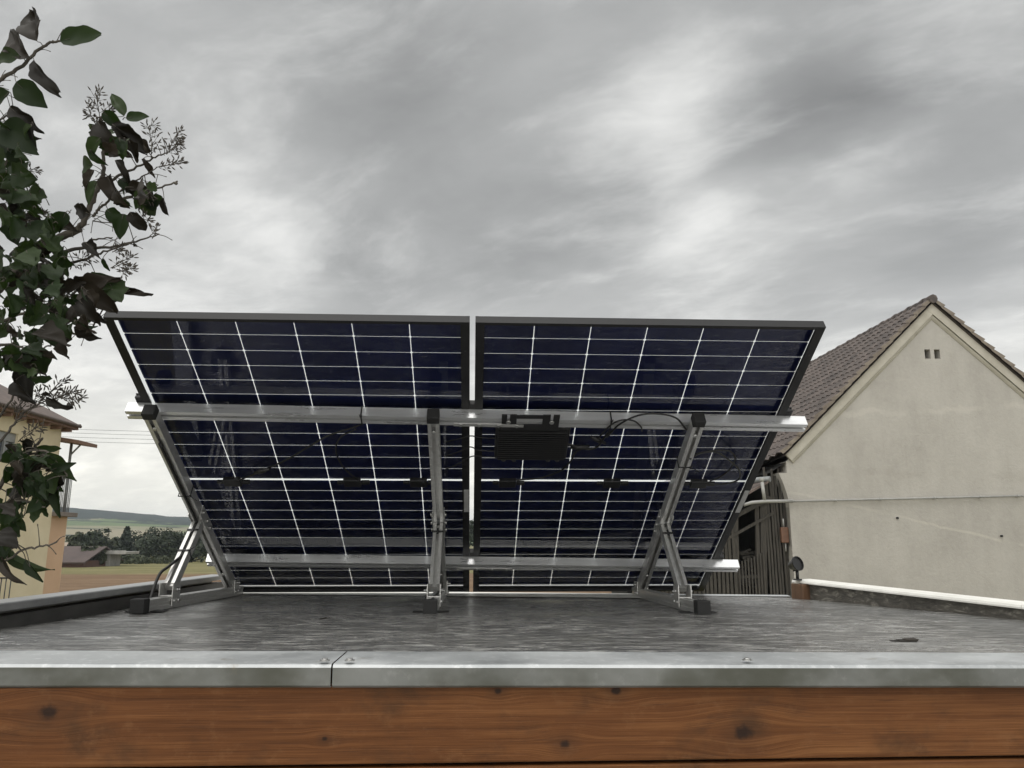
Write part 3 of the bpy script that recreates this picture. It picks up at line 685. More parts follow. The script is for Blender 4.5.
for (p, q) in (((Y0, zW0), (Y1, zW0)), ((Y1, zW0), (Y1, zW1)), ((Y1, zW1), (Y0, zW1)), ((Y0, zW1), (Y0, zW0))): mb.quad((HX, *p), (HX, *q), (HX-.14, *q), (HX-.14, *p))
mb.build('wall', M['yellow'], hs)
wn = MB(); wn.box(HX-.16, HX-.12, Y0, Y1, zW0, zW1); wno = wn.build('window', M['window'], hs)
mb = MB(); f = .05
mb.box(HX-.12, HX-.07, Y0, Y0+f, zW0, zW1); mb.box(HX-.12, HX-.07, Y1-f, Y1, zW0, zW1); mb.box(HX-.12, HX-.07, Y0+f, Y1-f, zW0, zW0+f); mb.box(HX-.12, HX-.07, Y0+f, Y1-f, zW1-.22, zW1); mb.box(HX-.12, HX-.07, (Y0+Y1)/2-.03, (Y0+Y1)/2+.03, zW0+f, zW1-.22)
mb.build('window_frame', M['grey_metal'], wno)
# roof: hipped, overhanging
OV = .30; e0 = za_e-.02; mb = MB()
c0, c1, c2, c3 = (HX+OV, HF-OV), (HX+OV, HB+OV), (HX-9-OV, HB+OV), (HX-9-OV, HF-OV); rz = e0+3.0; r0, r1 = (HX-4.5, HF+4), (HX-4.5, HB-4); th = .16
P = [(*c, e0+th) for c in (c0, c1, c2, c3)]+[(*r0, rz), (*r1, rz)]
mb.add(P, [(0, 1, 5, 4), (1, 2, 5), (2, 3, 4, 5), (3, 0, 4)]); mb.build('roof', M['brown_roof'], hs)
mb = MB(); mb.box(HX-9-OV, HX+OV, HF-OV, HB+OV, e0, e0+th-.004); mb.build('soffit', M['soffit'], hs)
mb = MB()
for (a, b_) in ((c0, c1), (c1, c2)): mb.tube([(a[0]+.05*(a[0] > HX), a[1], e0+.13), (b_[0]+.05*(b_[0] > HX), b_[1], e0+.10)], .045, 8)
mb.build('gutter', M['brown_roof'], hs)
for i in range(24):
    y = HF+i*(HB-HF)/23; mb = MB(); mb.box(HX, HX+OV-.04, y-.04, y+.04, e0-.09, e0-.003); mb.build('rafter_end', M['soffit'], hs)
# annexe beyond the far corner, in apricot, with balcony above
AX = HX; AY0, AY1 = HB+.004, HB+.93; zs = at_y(60, 517, 23).z
mb = MB(); ax1 = at_y(67.5, 517, AY1).x; 
mb.box(AX-5, ax1, AY0+.02, AY1, -.3, zs); mb.build('annexe_wall', M['orange'], hs)
mb = MB(); mb.box(AX-5.1, ax1+.22, AY0, AY1+.12, zs, zs+.12, .01); mb.build('balcony_slab', M['slab'], hs)
zc_ = at_y(82, 446, 23.0).z
mb = MB(); mb.prism([(0, .95), (0, .85), (5.5, 0), (5.5, .1)], (AX-5.0, AY0, zc_-.05), (AX-5.0, AY1+.15, zc_-.05), (1, 0, 0), (0, 0, 1)); mb.build('canopy', M['soffit'], hs)
mb = MB(); pxx = ax1-.02; mb.tube([(pxx, AY1-.2, zs+.1), (pxx, AY1-.2, zc_+.1)], .04, 8); mb.tube([(pxx, AY1-.2, zc_-.3), (pxx+.3, AY1-.2, zc_+.05)], .025, 6); mb.build('canopy_post', M['grey_metal'], hs)
mb = MB(); zr1 = zs+1.1
for i in range(11):
    y = AY0+.10+i*(AY1-AY0-.15)/10; mb.tube([(pxx+.05, y, zs+.1), (pxx+.05, y, zr1)], .013, 6)
mb.tube([(pxx+.05, AY0+.05, zr1), (pxx+.05, AY1-.05, zr1)], .022, 6); mb.tube([(pxx+.05, AY1-.05, zr1), (AX-5, AY1-.05, zr1)], .022, 6)
mb.build('balcony_railing', M['grey_metal'], hs)
# garden fence in front of the yellow house
gf = thing('garden_fence', at_y(6, 600, 15)-V((0, 0, at_y(6, 600, 15).z)), 'thin dark metal rail fence standing before the yellow wall, below the branches', 'fence')
mb = MB(); zt = at_y(6, 578, 15).z; xr = at_y(11, 580, 15).x
for i in range(26): mb.tube([(xr-i*.085, 15, 0), (xr-i*.085, 15, zt)], .010, 6)
mb.build('bars', M['plastic'], gf)
mb = MB(); mb.tube([(xr+.02, 15, zt), (xr-2.2, 15, zt)], .016, 6); mb.build('rail', M['plastic'], gf); mb = MB(); mb.tube([(xr+.02, 15, .2), (xr-2.2, 15, .2)], .016, 6); mb.build('rail', M['plastic'], gf)

# ------------------------------------------------------------------ garden shed with flat felt roof
def zroof(x, y): return CAM.z-.262+.015*(3.7-y)-.006*x
def at_roof(px, py):
    r = ray(px, py); k = (-.262+.015*3.7)/(r.z+.015*r.y+.006*r.x); return CAM+r*k
shed = thing('garden_shed', (0, 2.6, 0), 'brown stained wooden garden shed with flat grey felt roof and metal edge trim', 'shed')
XL = -1.237
def xr_at(y): return 1.515+(3.75-y)*.207            # right-hand edge runs slightly outwards to the front
def yb_at(x): return 1.655-.018*x
def yf_at(x): return 1.487-.014*x
def yfar(x): return 3.93-.11*x
mb = MB(); NXr, NYr = 60, 40; vs = []
for j in range(NYr+1):
    f = j/NYr
    for i in range(NXr+1):
        g = i/NXr; x = XL+(xr_at(2.7)-XL)*g; y = yb_at(x)-.03+(yfar(x)-yb_at(x)+.03)*f
        x = XL+(xr_at(y)-XL)*g
        vs.append((x, y, zroof(x, y)+.004*mn.noise(V((x*2.2, y*2.2, 0)))*min(1, j/3.0)+.0015*mn.noise(V((x*3, y*16, 3)))))
mb.add(vs, [(j*(NXr+1)+i, j*(NXr+1)+i+1, (j+1)*(NXr+1)+i+1, (j+1)*(NXr+1)+i) for j in range(NYr) for i in range(NXr)], 0, True)
mb.build('roof_felt', M['felt'], shed)
# galvanised edge trim in two lengths, folded over the front
def trim(x0, x1):
    mb = MB(); n = 24; drop = .037; rows = []
    for i in range(n+1):
        x = x0+(x1-x0)*i/n; zb_ = zroof(x, yb_at(x))+.005; zf = zroof(x, yf_at(x))+.003; yf = yf_at(x); wv_ = .0008*mn.noise(V((x*4, 0, 0)))
        rows.append([(x, yb_at(x), zb_-.006), (x, yb_at(x), zb_+wv_), (x, yf+.010, zf+wv_), (x, yf+.003, zf-.001+wv_), (x, yf-.001, zf-.006), (x, yf, zf-drop), (x, yf+.004, zf-drop-.004), (x, yf+.02, zf-drop-.002)])
    k = len(rows[0]); vs = [p for r in rows for p in r]
    mb.add(vs, [(i*k+j, i*k+j+1, (i+1)*k+j+1, (i+1)*k+j) for i in range(n) for j in range(k-1)], 0, False)
    return mb
seam = at_plane(332, 665, V((0, 1.49, CAM.z-.22)), V((0, 1, 0))).x
m, t, b, oc = newmat('weathered_zinc_trim')
g1 = t.noise(t.mapping(oc, (1, 1, 1)), 5, 6, .65); g2 = t.noise(t.mapping(oc, (3, 3, 3)), 14, 5, .7); g3 = t.noise(t.mapping(oc, (1.2, 1, 2)), 2.6, 4, .6)
c = t.ramp(g1, [(.3, (.28, .295, .30)), (.7, (.50, .515, .52))]); c = t.mix(t.smooth(g2, .5, .75, 0, .5), c, (.70, .71, .71))
gn = t.n('ShaderNodeNewGeometry'); fz = t.n('ShaderNodeSeparateXYZ', i_0=gn.outputs['True Normal'])
algae = t.math('MULTIPLY', t.smooth(g3, .38, .64, .62, .95), t.smooth(fz.outputs[2], .2, .5, 1, 0))
c = t.mix(algae, c, (.068, .069, .052)); c = t.mix(t.smooth(t.noise(oc, 8, 5, .7), .62, .72, 0, .6), c, (.20, .17, .12))
t.set(b.inputs['Base Color'], c); b.inputs['Metallic'].default_value = .35; t.set(b.inputs['Roughness'], t.smooth(g1, .3, .7, .34, .55)); bump(t, b, g1, .08, .003); M['trim'] = m
trim(-1.9, seam-.0015).build('edge_trim', M['trim'], shed); trim(seam+.0015, 2.2).build('edge_trim', M['trim'], shed)
mb = MB()
for (px, py) in ((323, 664), (349, 663), (757, 664)):
    p = at_plane(px, py, V((0, 0, zroof(0, 1.5)+.006)), V((0, 0, 1))); p = V((p.x, max(p.y, 1.50), 0)); p.z = zroof(p.x, p.y)+.008
    q = MB(); q.cyl(p, (0, 0, 1), .0095, .0012, 16); q.cyl(p+V((0, 0, .0012)), (0, 0, 1), .0065, .003, 6); q.build('trim_screw', M['steel'], shed)
# cladding boards
mb = MB(); zt = zroof(0, 1.5)-.034
YW = 1.503
ztop = zt; gap = .006
zb1 = at_y(512, 762.5, YW).z
mb.frame_box((0.15, YW+.012, (ztop+zb1)/2), (1, 0, 0), (0, 1, 0), (0, 0, 1), 2.1, .012, (ztop-zb1)/2, .003)
z = zb1-gap
while z > .1:
    mb.frame_box((0.15, YW+.012, z-.0705), (1, 0, 0), (0, 1, 0), (0, 0, 1), 2.1, .012, .0705, .003); z -= .147
mb.build('cladding', M['board'], shed)
mb = MB(); mb.box(-1.95, 2.25, YW+.026, YW+.06, 0, ztop-.01); mb.build('inner_wall', M['dark'], shed)
mb = MB(); mb.box(-1.32, -1.28, 1.56, 3.85, 0, CAM.z-.30); mb.box(1.98, 2.02, 1.56, 3.7, 0, CAM.z-.32); mb.box(-1.28, 1.98, 3.70, 3.74, 0, CAM.z-.32); mb.build('side_cladding', M['board'], shed)
# left parapet
def strip_prism(mb, A, B, prof, n=1):
    A, B = V(A), V(B); ax = (B-A).normalized(); side = V((ax.y, -ax.x, 0)).normalized()
    mb.prism(prof, A, B, side, V((0, 0, 1)))
tA, tB = at_x(50, 602.5, XL), at_x(222, 578.5, XL)
dz = (tB.z-tA.z)/(tB.y-tA.y)
def zlc(y): return tA.z+(y-tA.y)*dz
yA, yB = 1.66, 3.98
A, B = V((XL, yA, zlc(yA))), V((XL, yB, zlc(yB)))
mb = MB(); mb.add([(XL, yA, zroof(XL, yA)-.02), (XL, yB, zroof(XL, yB)-.02), (XL, yB, B.z-.018), (XL, yA, A.z-.018), (XL-.05, yA, zroof(XL, yA)-.02), (XL-.05, yB, zroof(XL, yB)-.02), (XL-.05, yB, B.z-.018), (XL-.05, yA, A.z-.018)], [(0, 1, 2, 3), (7, 6, 5, 4), (3, 2, 6, 7), (0, 3, 7, 4), (1, 5, 6, 2)])
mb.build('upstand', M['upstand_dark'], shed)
oA = at_plane(50, 596.3, V((0, 0, zlc(2.2))), V((0, 0, 1))); wid = abs(oA.x-XL)
print('left coping', [round(q, 3) for q in (*tA, *tB)], 'outer', oA)
mb = MB(); strip_prism(mb, A, B, [(.012, -.004), (.012, .014), (.009, .017), (-.062, .019), (-.065, .017), (-.065, -.02), (-.059, -.02), (-.059, -.002)]); mb.build('coping', M['coping_grey'], shed)
# right parapet
jn, jf = V((xr_at(1.70), 1.70, 0)), V((xr_at(3.66), 3.66, 0))
pn = (jf-jn).normalized(); nn_ = V((pn.y, -pn.x, 0))
r0, r1 = at_plane(790, 581.5, jf, nn_), at_plane(1020, 608, jf, nn_)
print('right coping', r0, r1, zroof(r0.x, r0.y), zroof(r1.x, r1.y))
def zrc(y): return r0.z+(y-r0.y)*(r1.z-r0.z)/(r1.y-r0.y)
A, B = V((*jn.xy, zrc(jn.y))), V((*jf.xy, zrc(jf.y)))
mb = MB(); o_ = nn_*.06; dn_ = V((0, 0, .05))
vs = []; n = 30
for i in range(n+1):
    p = jn+(jf-jn)*i/n; w_ = .004*mn.noise(V((p.y*6, 0, 0)))
    zz = zroof(p.x, p.y)-.02; vs += [(p.x+w_, p.y, zz), (p.x+w_*2, p.y, (zz+zrc(p.y))/2), (p.x+.004, p.y, zrc(p.y)+.002)]
mb.add(vs, [(i*3+j, i*3+j+1, (i+1)*3+j+1, (i+1)*3+j) for i in range(n) for j in range(2)], 0, True)
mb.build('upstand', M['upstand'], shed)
mid = jn+(jf-jn)*.40; 
for (p, q) in ((jn, mid-pn*.0015), (mid+pn*.0015, jf+pn*.035)):
    mb = MB(); a_, b_ = V((*p.xy, zrc(p.y))), V((*q.xy, zrc(q.y)))
    strip_prism(mb, a_, b_, [(-.014, -.001), (-.014, .004), (-.010, .011), (.085, .014), (.090, .010), (.090, -.001)]); mb.build('coping', M['coping_white'], shed)
mb = MB(); blk = at_roof(800, 598); 
mb.frame_box((jf.x-.006, 3.63, (zroof(jf.x, 3.63)+zrc(3.63))/2-.012), nn_, pn, (0, 0, 1), .022, .045, (zrc(3.63)-zroof(jf.x, 3.63))/2+.008, .004)
mb.build('end_block', M['brownwood'], shed)
# far edge trim; wide white left part paints the sky's reflection on the felt
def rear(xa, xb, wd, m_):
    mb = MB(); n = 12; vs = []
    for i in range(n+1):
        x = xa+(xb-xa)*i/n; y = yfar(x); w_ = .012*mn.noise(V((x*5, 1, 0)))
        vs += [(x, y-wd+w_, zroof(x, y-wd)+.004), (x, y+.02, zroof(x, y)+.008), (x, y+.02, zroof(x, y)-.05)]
    mb.add(vs, [(i*3+k, i*3+k+3, i*3+k+4, i*3+k+1) for i in range(n) for k in (0, 1)]); mb.build('rear_trim_and_sheen', M[m_], shed)
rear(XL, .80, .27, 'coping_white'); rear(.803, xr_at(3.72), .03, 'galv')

# spot lamp on the parapet end
sp0 = V((at_y(797.5, 577, jf.y-.02).x, jf.y-.02, zrc(jf.y)+.012))
lamp = thing('garden_spotlight', sp0, 'small round black spotlight standing on the far end of the white coping', 'spotlight')
mb = MB(); mb.cyl(sp0, (0, 0, 1), .020, .006, 16); mb.tube([sp0, sp0+V((0, 0, .055))], .008, 8); mb.build('stem', M['plastic'], lamp)
hc = at_y(795, 564.5, sp0.y-.01); ax = V((.35, -.75, .25)).normalized()
mb = MB(); prof = [(.0, .016), (.0, .018), (.008, .021), (.022, .026), (.040, .0345), (.046, .0345), (.046, .0305), (.040, .030)]
u_ = ax.orthogonal().normalized(); w_ = ax.cross(u_); seg = 24; base = hc-ax*.025
vs = [base+ax*a+(u_*math.cos(2*math.pi*k/seg)+w_*math.sin(2*math.pi*k/seg))*r for (a, r) in prof for k in range(seg)]
mb.add(vs, [(i*seg+k, i*seg+(k+1) % seg, (i+1)*seg+(k+1) % seg, (i+1)*seg+k) for i in range(len(prof)-1) for k in range(seg)]+[tuple(range(seg))[::-1]], 0, False)
hd = mb.build('lamp_head', M['plastic'], lamp)
mb = MB(); mb.cyl(base+ax*.036, ax, .030, .003, 24); mb.build('lens', M['plastic'], hd)
mb = MB(); mb.tube([sp0+V((0, 0, .05)), base+ax*.01-V((0, 0, .02))], .009, 8); mb.build('bracket', M['plastic'], lamp)

# ------------------------------------------------------------------ solar array
TILT = R(31.47); pd = V((0, -math.cos(TILT), math.sin(TILT))); pn_ = V((0, -math.sin(TILT), -math.cos(TILT))); pX = V((1, 0, 0))
PB = CAM+V((-.012, 3.848, -.25)); PW, PL, PG = 1.134, 1.768, .018
def PP(x, s, off=0): return PB+pX*x+pd*s+pn_*off
def at_panel(px, py, off):
    p = at_plane(px, py, PB+pn_*off, pn_)-PB; return PP(p.x, p.dot(pd), off)
def make_panel(x0, jx, marg, label):
    r = thing('solar_panel', PP(x0+PW/2, 0, 0), label, 'solar panel', 'pair of framed solar panels')
    T = .030; FL = .029; FT = .012; th = .0018
    mb = MB()
    # frame: outer wall, back flange, front lip on all four sides (outer wall from off 0 to -T)
    def side(a, b_, inward, FL=FL):           # a,b: plane coords (x,s); inward unit in plane
        A, B = PP(*a), PP(*b_); iv = inward
        # profile in (inward, off) : back flange at off 0, wall, glass lip
        mb.prism([(0, 0), (FL, 0), (FL, -th), (th, -th), (th, -.021), (.011, -.021), (.011, -.0225), (th, -.0225), (th, -T+.0015), (.010, -T+.0015), (.010, -T), (0, -T)], A, B, iv, pn_)
    side((x0, 0), (x0, PL), pX); side((x0+PW, 0), (x0+PW, PL), -pX)
    side((x0+FL, .0001), (x0+PW-FL, .0001), pd, FT); side((x0+FL, PL-.0001), (x0+PW-FL, PL-.0001), -pd, FT)
    # corner fillers of outer walls for the top and bottom edges
    for s_ in (.0, PL):
        sg = 1 if s_ == 0 else -1
        for xa in (x0+.0005, x0+PW-FL+.0005-.001):
            mb.prism([(0, -th-.0005), (0, -T), (th*sg, -T), (th*sg, -th-.0005)], PP(xa, s_+.0003*sg), PP(xa+FL, s_+.0003*sg), pd, pn_)
    mb.build('frame', M['frame'], r)
    gm = MB(); q = .0035; gm.quad(PP(x0+q, q, -.0235), PP(x0+PW-q, q, -.0235), PP(x0+PW-q, PL-q, -.0235), PP(x0+q, PL-q, -.0235)); gm.build('glass', M['glass'], r)
    cm = MB(); mx, mr = marg; ms = .020; nx, ns = 6, 24; mid_gap = .0100
    cw = (PW-mx-mr)/nx; cs = (PL-2*ms-mid_gap)/ns; gx, gs = .0026, .0012
    for j in range(ns):
        s0 = ms+j*cs+(mid_gap if j >= ns//2 else 0)
        for i in range(nx):
            xa = x0+mx+i*cw; a, b_, c_, d_ = xa+gx/2, xa+cw-gx/2, s0+gs/2, s0+cs-gs/2; k = .004
            pts = [(a+k, c_), (b_-k, c_), (b_, c_+k), (b_, d_-k), (b_-k, d_), (a+k, d_), (a, d_-k), (a, c_+k)]
            cm.add([PP(x, s, -.0265) for x, s in pts], [tuple(range(8))])
    cm.build('cell_grid', M['cell'], r)
    wm = MB(); wm.quad(PP(x0+q, q, -.0272), PP(x0+PW-q, q, -.0272), PP(x0+PW-q, PL-q, -.0272), PP(x0+q, PL-q, -.0272)); wm.build('encapsulant', M['encaps'], r)
    if x0 > 0:
        em = MB(); em.quad(PP(x0+PW-mr+.0005, .004, -.0262), PP(x0+PW-.003, .004, -.0262), PP(x0+PW-.003, PL-.004, -.0262), PP(x0+PW-mr+.0005, PL-.004, -.0262)); em.build('margin_shade', M['plastic'], r)  # black strip paints the frame's dark reflection and masks light through the margin
    # three slim split junction boxes on the centre line, with their leads
    sc_ = ms+12*cs+mid_gap/2
    for fx in jx:
        jm = MB(); c = PP(x0+fx, sc_, -.0135); jm.frame_box(c, pX, pd, pn_, .034, .022, .009, .003); jm.frame_box(c+pX*.052, pX, pd, pn_, .016, .009, .006, .002); jm.frame_box(c-pX*.048, pX, pd, pn_, .012, .007, .006, .002)
        jm.build('junction_box', M['plastic'], r)
    lm = MB(); lm.frame_box(PP(x0+PW-.0125, .776, .0012), pX, pd, pn_, .0100, .080, .0006); lm.build('rating_sticker', M['sticker'], r)
    for s_ in (.12, .52, 1.24, 1.64):
        for xx in (x0+.014, x0+PW-.014): hm = MB(); hm.cyl(PP(xx, s_, .0003), pn_, .0036, .0004, 10); hm.build('mounting_hole', M['plastic'], r)
    return r
make_panel(-PW-PG/2, (.197, .667, .93), (.0240, .0110), 'left of two black-framed solar panels, seen from behind, under the lilac branches')
make_panel(PG/2, (.135, .558, .914), (.0060, .0190), 'right of two black-framed solar panels, with the inverter hanging behind it')

# rails: extruded aluminium with a slot on the back face
RH = .042
def rail_prof(): return [(-.021, 0), (.021, 0), (.021, .040), (.0055, .040), (.0055, .036), (.010, .036), (.010, .028), (-.010, .028), (-.010, .036), (-.0055, .036), (-.0055, .040), (-.021, .040), (-.021, .024), (-.0195, .022), (-.0195, .018), (-.021, .016)]
def rail(sl, sr, label, xa=-1.192, xb=1.216):
    A, B = PP(xa, sl+(sr-sl)*(xa+1.222)/2.462, .001), PP(xb, sl+(sr-sl)*(xb+1.222)/2.462, .001); ax = (B-A).normalized(); u_ = pn_.cross(ax).normalized()
    if u_.dot(pd) < 0: u_ = -u_
    r = thing('mounting_rail', (A+B)/2, label, 'rail', 'pair of aluminium cross rails')
    mb = MB(); mb.prism(rail_prof(), A, B, u_, pn_); mb.build('profile', M['alu'], r)
    mb = MB(); c = A+(B-A)*((.06-xa)/(xb-xa))-u_*.013+pn_*.0425
    mb.frame_box(c, ax, u_, pn_, .125, .0085, .0022, .001); sp_ = mb.build('splice_plate', M['alu_dull'], r)
    for k in (-.1, -.035, .035, .1):
        q = MB(); q.cyl(c+ax*k+pn_*.002, pn_, .007, .004, 6); q.build('bolt', M['steel'], sp_)
    for xx in (-PW-PG/2-.010, 0, PW+PG/2+.010):
        f = (xx-xa)/(xb-xa); p = A+(B-A)*f; q = MB()
        ww = .009 if xx == 0 else .011
        q.frame_box(p-pn_*.016+u_*.0, ax, u_, pn_, ww, .030, .016, .001)
        q.frame_box(p-pn_*.034+u_*.0, ax, u_, pn_, ww+.010, .030, .0025, .001); q.frame_box(p+u_*.034-pn_*.006, ax, u_, pn_, ww, .012, .005, .001); q.build('panel_clamp', M['frame'], r)
    return r
rail(1.351, 1.306, 'upper aluminium cross rail behind both panels, carrying the inverter')
rail(.342, .283, 'lower aluminium cross rail behind both panels, close to the roof', -1.168, 1.234)

# stands
def beam_prof(w=.020, h=.040): return [(-w, 0), (w, 0), (w, h), (.0065, h), (.0065, h-.004), (.012, h-.004), (.012, h-.016), (-.012, h-.016), (-.012, h-.004), (-.0065, h-.004), (-.0065, h), (-w, h)]
def make_stand(x, label):
    zb = zroof(x, 3.2); r = thing('panel_stand', (x, 3.2, zb), label, 'stand', 'triangular aluminium stands under the panels')
    xo = x-PB.x
    mb = MB(); mb.prism(beam_prof(), PP(xo, .735, .043), PP(xo, 1.372, .043), pX, pn_)
    up = mb.build('upper_beam', M['alu_dull'], r)
    mb = MB(); mb.frame_box(PP(xo, 1.384, .064), pX, pd, pn_, .0215, .016, .0225, .003); mb.build('end_cap', M['rubber'], up)
    mb = MB(); mb.cyl(PP(xo, 1.315, .074), pn_, .0075, .010, 6); mb.cyl(PP(xo, 1.315, .070), pn_, .011, .003, 16); mb.build('bolt', M['steel'], up)
    mb = MB(); mb.prism(beam_prof(), PP(xo, .135, .043), PP(xo, .705, .043), pX, pn_); lo = mb.build('lower_beam', M['alu_dull'], r)
    mb = MB(); mb.cyl(PP(xo, .31, .074), pn_, .0075, .010, 6); mb.cyl(PP(xo, .31, .070), pn_, .011, .003, 16); mb.build('bolt', M['steel'], lo)
    # knee plates at the hinge
    Hn = PP(xo, .715, .070); foot = V((x, 2.945, zroof(x, 2.945)+.062))
    for sx in (-1, 1):
        mb = MB(); c = PP(xo+sx*.0232, .715, .064); mb.frame_box(c, pX, pd, pn_, .0018, .075, .024, .001)
        kp = mb.build('knee_plate', M['alu_dull'], r)
        for (ds, of) in ((.055, 0), (-.005, 0), (-.05, .004)):
            q = MB(); q.cyl(PP(xo+sx*.025, .715+ds, .064+of), pX*sx, .0075, .007, 6); q.build('bolt', M['steel'], kp)
    # strut from the hinge forward to the base
    ax = (foot-Hn).normalized(); fr_ = pX.cross(ax).normalized()
    if fr_.y > 0: fr_ = -fr_
    mb = MB(); mb.prism([(a, b_-.012) for a, b_ in beam_prof(.019, .038)], Hn+ax*.022, foot-ax*.01, pX, fr_); st = mb.build('strut', M['alu_dull'], r)
    q = MB()
    mc = Hn+ax*.075; q.frame_box(mc+fr_*.028, pX, ax, fr_, .022, .004, .0018, .0005); q.frame_box(mc+fr_*.030, pX, ax, fr_, .004, .016, .0015, .0005); q.build('cable_tie', M['plastic'], st)
    # base rail on the roof
    yR, yF = 3.80, 2.715; zR, zF = zroof(x, yR)+.0005, zroof(x, yF)+.0005
    A, B = V((x, yR, zR)), V((x, yF, zF))
    mb = MB(); mb.prism([(-.020, 0), (.020, 0), (.020, .014), (.0175, .016), (.0175, .024), (.020, .026), (.020, .040), (.0065, .040), (.0065, .036), (.012, .036), (.012, .024), (-.012, .024), (-.012, .036), (-.0065, .036), (-.0065, .040), (-.020, .040), (-.020, .026), (-.0175, .024), (-.0175, .016), (-.020, .014)], A, B, pX, (0, 0, 1)); bs = mb.build('base_rail', M['alu_dull'], r)
    mb = MB(); mb.frame_box((x, yF-.018, zF+.0225), (1, 0, 0), (0, 1, -.0), (0, 0, 1), .0235, .024, .0235, .003); mb.build('end_cap', M['rubber'], bs)
    mb = MB(); mb.frame_box((x, 2.76, zF+.001), (1, 0, 0), (0, 1, 0), (0, 0, 1), .062, .028, .0015); mb.build('rubber_pad', M['rubber'], bs)
    # foot brackets: front and rear, each a pair of lugs
    for (yy, zz, hh, nm) in ((2.945, zroof(x, 2.945)+.04, .040, 'front_bracket'), (PP(xo, .16, .06).y, zroof(x, 3.66)+.035, .030, 'rear_bracket')):
        q = MB()
        for sx in (-1, 1):
            q.frame_box((x+sx*.0235, yy, zz+.008), (1, 0, 0), (0, 1, 0), (0, 0, 1), .0018, .036, hh, .001)
        q.frame_box((x, yy-.02, zz+.0035), (1, 0, 0), (0, 1, 0), (0, 0, 1), .021, .014, .0018, .0005)
        fb = q.build(nm, M['alu_dull'], r)
        for sx in (-1, 1):
            for (dy, dz_) in ((-.02, -.014), (.02, -.014), (0, .024)):
                q = MB(); q.cyl((x+sx*.025, yy+dy, zz+dz_), (sx, 0, 0), .0075, .006, 6)
                if dy == 0: q.cyl((x+sx*.0305, yy, zz+.024), (sx, 0, 0), .004, .008, 8)
                q.build('bolt', M['steel'], fb)
    return r
stand = make_stand(-.146, 'middle triangular aluminium stand, seen end-on, left of the gap between the panels')
dup(stand, (-.962, 0, .006), 'triangular aluminium stand at the left edge of the panels with a cable down its strut')
dup(stand, (.931, 0, -.0056), 'triangular aluminium stand behind the right-hand panel, nearest the barn')

# micro inverter hung from the upper rail
iv = thing('micro_inverter', PP(.232, 1.11, .05), 'black finned micro inverter box hanging from the upper rail behind the right panel', 'inverter')
mb = MB(); IX0, IX1, IS0, IS1 = .085, .356, 1.108, 1.292
mb.frame_box(PP((IX0+IX1)/2, (IS0+IS1)/2, .022), pX, pd, pn_, (IX1-IX0)/2, (IS1-IS0)/2, .016, .006)
mb.frame_box(PP((IX0+IX1)/2, 1.298, .026), pX, pd, pn_, (IX1-IX0)/2-.03, .012, .012, .003); mb.build('casing', M['plastic'], iv)
mb = MB()
for k in range(14):
    s_ = IS0+.014+k*(IS1-IS0-.028)/13; mb.frame_box(PP((IX0+IX1)/2, s_, .044), pX, pd, pn_, (IX1-IX0)/2-.010, .0022, .007, .0006)
mb.build('cooling_fins', M['plastic'], iv)
mb = MB(); BX0, BX1, B0, B1, o0, o1 = .105, .310, 1.285, 1.374, .0425, .0455
def plate(xa, xb, sa, sb): mb.frame_box(PP((xa+xb)/2, (sa+sb)/2, (o0+o1)/2), pX, pd, pn_, (xb-xa)/2, (sb-sa)/2, (o1-o0)/2, .0005)
# plate with a handle opening and two open bolt slots
plate(BX0, BX1, B0, 1.322); plate(BX0, .124, 1.322, B1); plate(.134, .158, 1.322, B1); plate(.250, .278, 1.322, B1); plate(.288, BX1, 1.322, B1); plate(.158, .250, 1.352, B1-.003)
br_ = mb.build('hanging_bracket', M['plastic'], iv)
for xx in (.129, .283):
    q = MB(); q.cyl(PP(xx, 1.336, .045), pn_, .0085, .006, 6); q.build('bolt', M['steel'], br_)
mb = MB()
for xx in (.12, .16, .29, .325):
    mb = MB(); mb.tube([PP(xx, IS0+.004, .022), PP(xx, IS0-.026, .022)], .009, 10); mb.build('cable_gland', M['plastic'], iv)

# cables, ties, connectors
def cable(pts, rad, label, n=10, name='cable', cat='cable'):
    mb = MB(); c = curve(pts, n); mb.tube(c, rad, 8); o = mb.build(name, M['cable']); tag(o, label, cat); return o, c
def pp(px, py, off): return at_panel(px, py, off)
cable([pp(607, 437, .03), pp(620, 424, .05), pp(640, 415, .07), pp(660, 414, .075), pp(676, 418, .07), pp(684, 427, .05), pp(689, 433, .03)], .0034, 'long arched black cable looping over the upper rail beside the right stand')
cable([pp(598, 438, .03), pp(611, 425, .05), pp(622, 420, .055), pp(634, 421, .055), pp(641, 427, .045), pp(642, 431, .02)], .003, 'short arched black cable below the long loop on the upper rail')
cable([pp(690, 459, .09), pp(700, 453.5, .05), pp(716, 452, .03), pp(730, 461, .025), pp(739, 470, .02), pp(738, 480, .01), pp(722, 484, 0), pp(708, 483, -.01)], .0032, 'large cable loop from the right junction box round to the right stand')
cable([pp(695, 454, .04), pp(712, 450.5, .03), pp(729, 451, .02), pp(735, 458, .02), pp(731, 468, .01), pp(720, 477, 0), pp(710, 481, -.01)], .0028, 'smaller inner cable loop from the right junction box behind the right stand')
cable([pp(585, 448, .02), pp(576, 452, .015), pp(570, 462, .015), pp(560, 471, .005), pp(540, 478, -.005), pp(516, 480, -.012)], .0032, 'dark cable sagging under the inverter to the nearest junction box')
cable([pp(610, 430, .03), pp(604, 438, .03), pp(597, 447, .025), pp(586, 449, .02), pp(568, 444, .025)], .004, 'bundle of cable from the inverter side up to the upper rail')
cable([pp(240, 480, -.012), pp(262, 471, .005), pp(288, 459, .02), pp(310, 446, .028), pp(330, 435, .035), pp(352, 428, .03), pp(362, 424, .02)], .0034, 'dark cable rising from the left junction box to the upper rail')
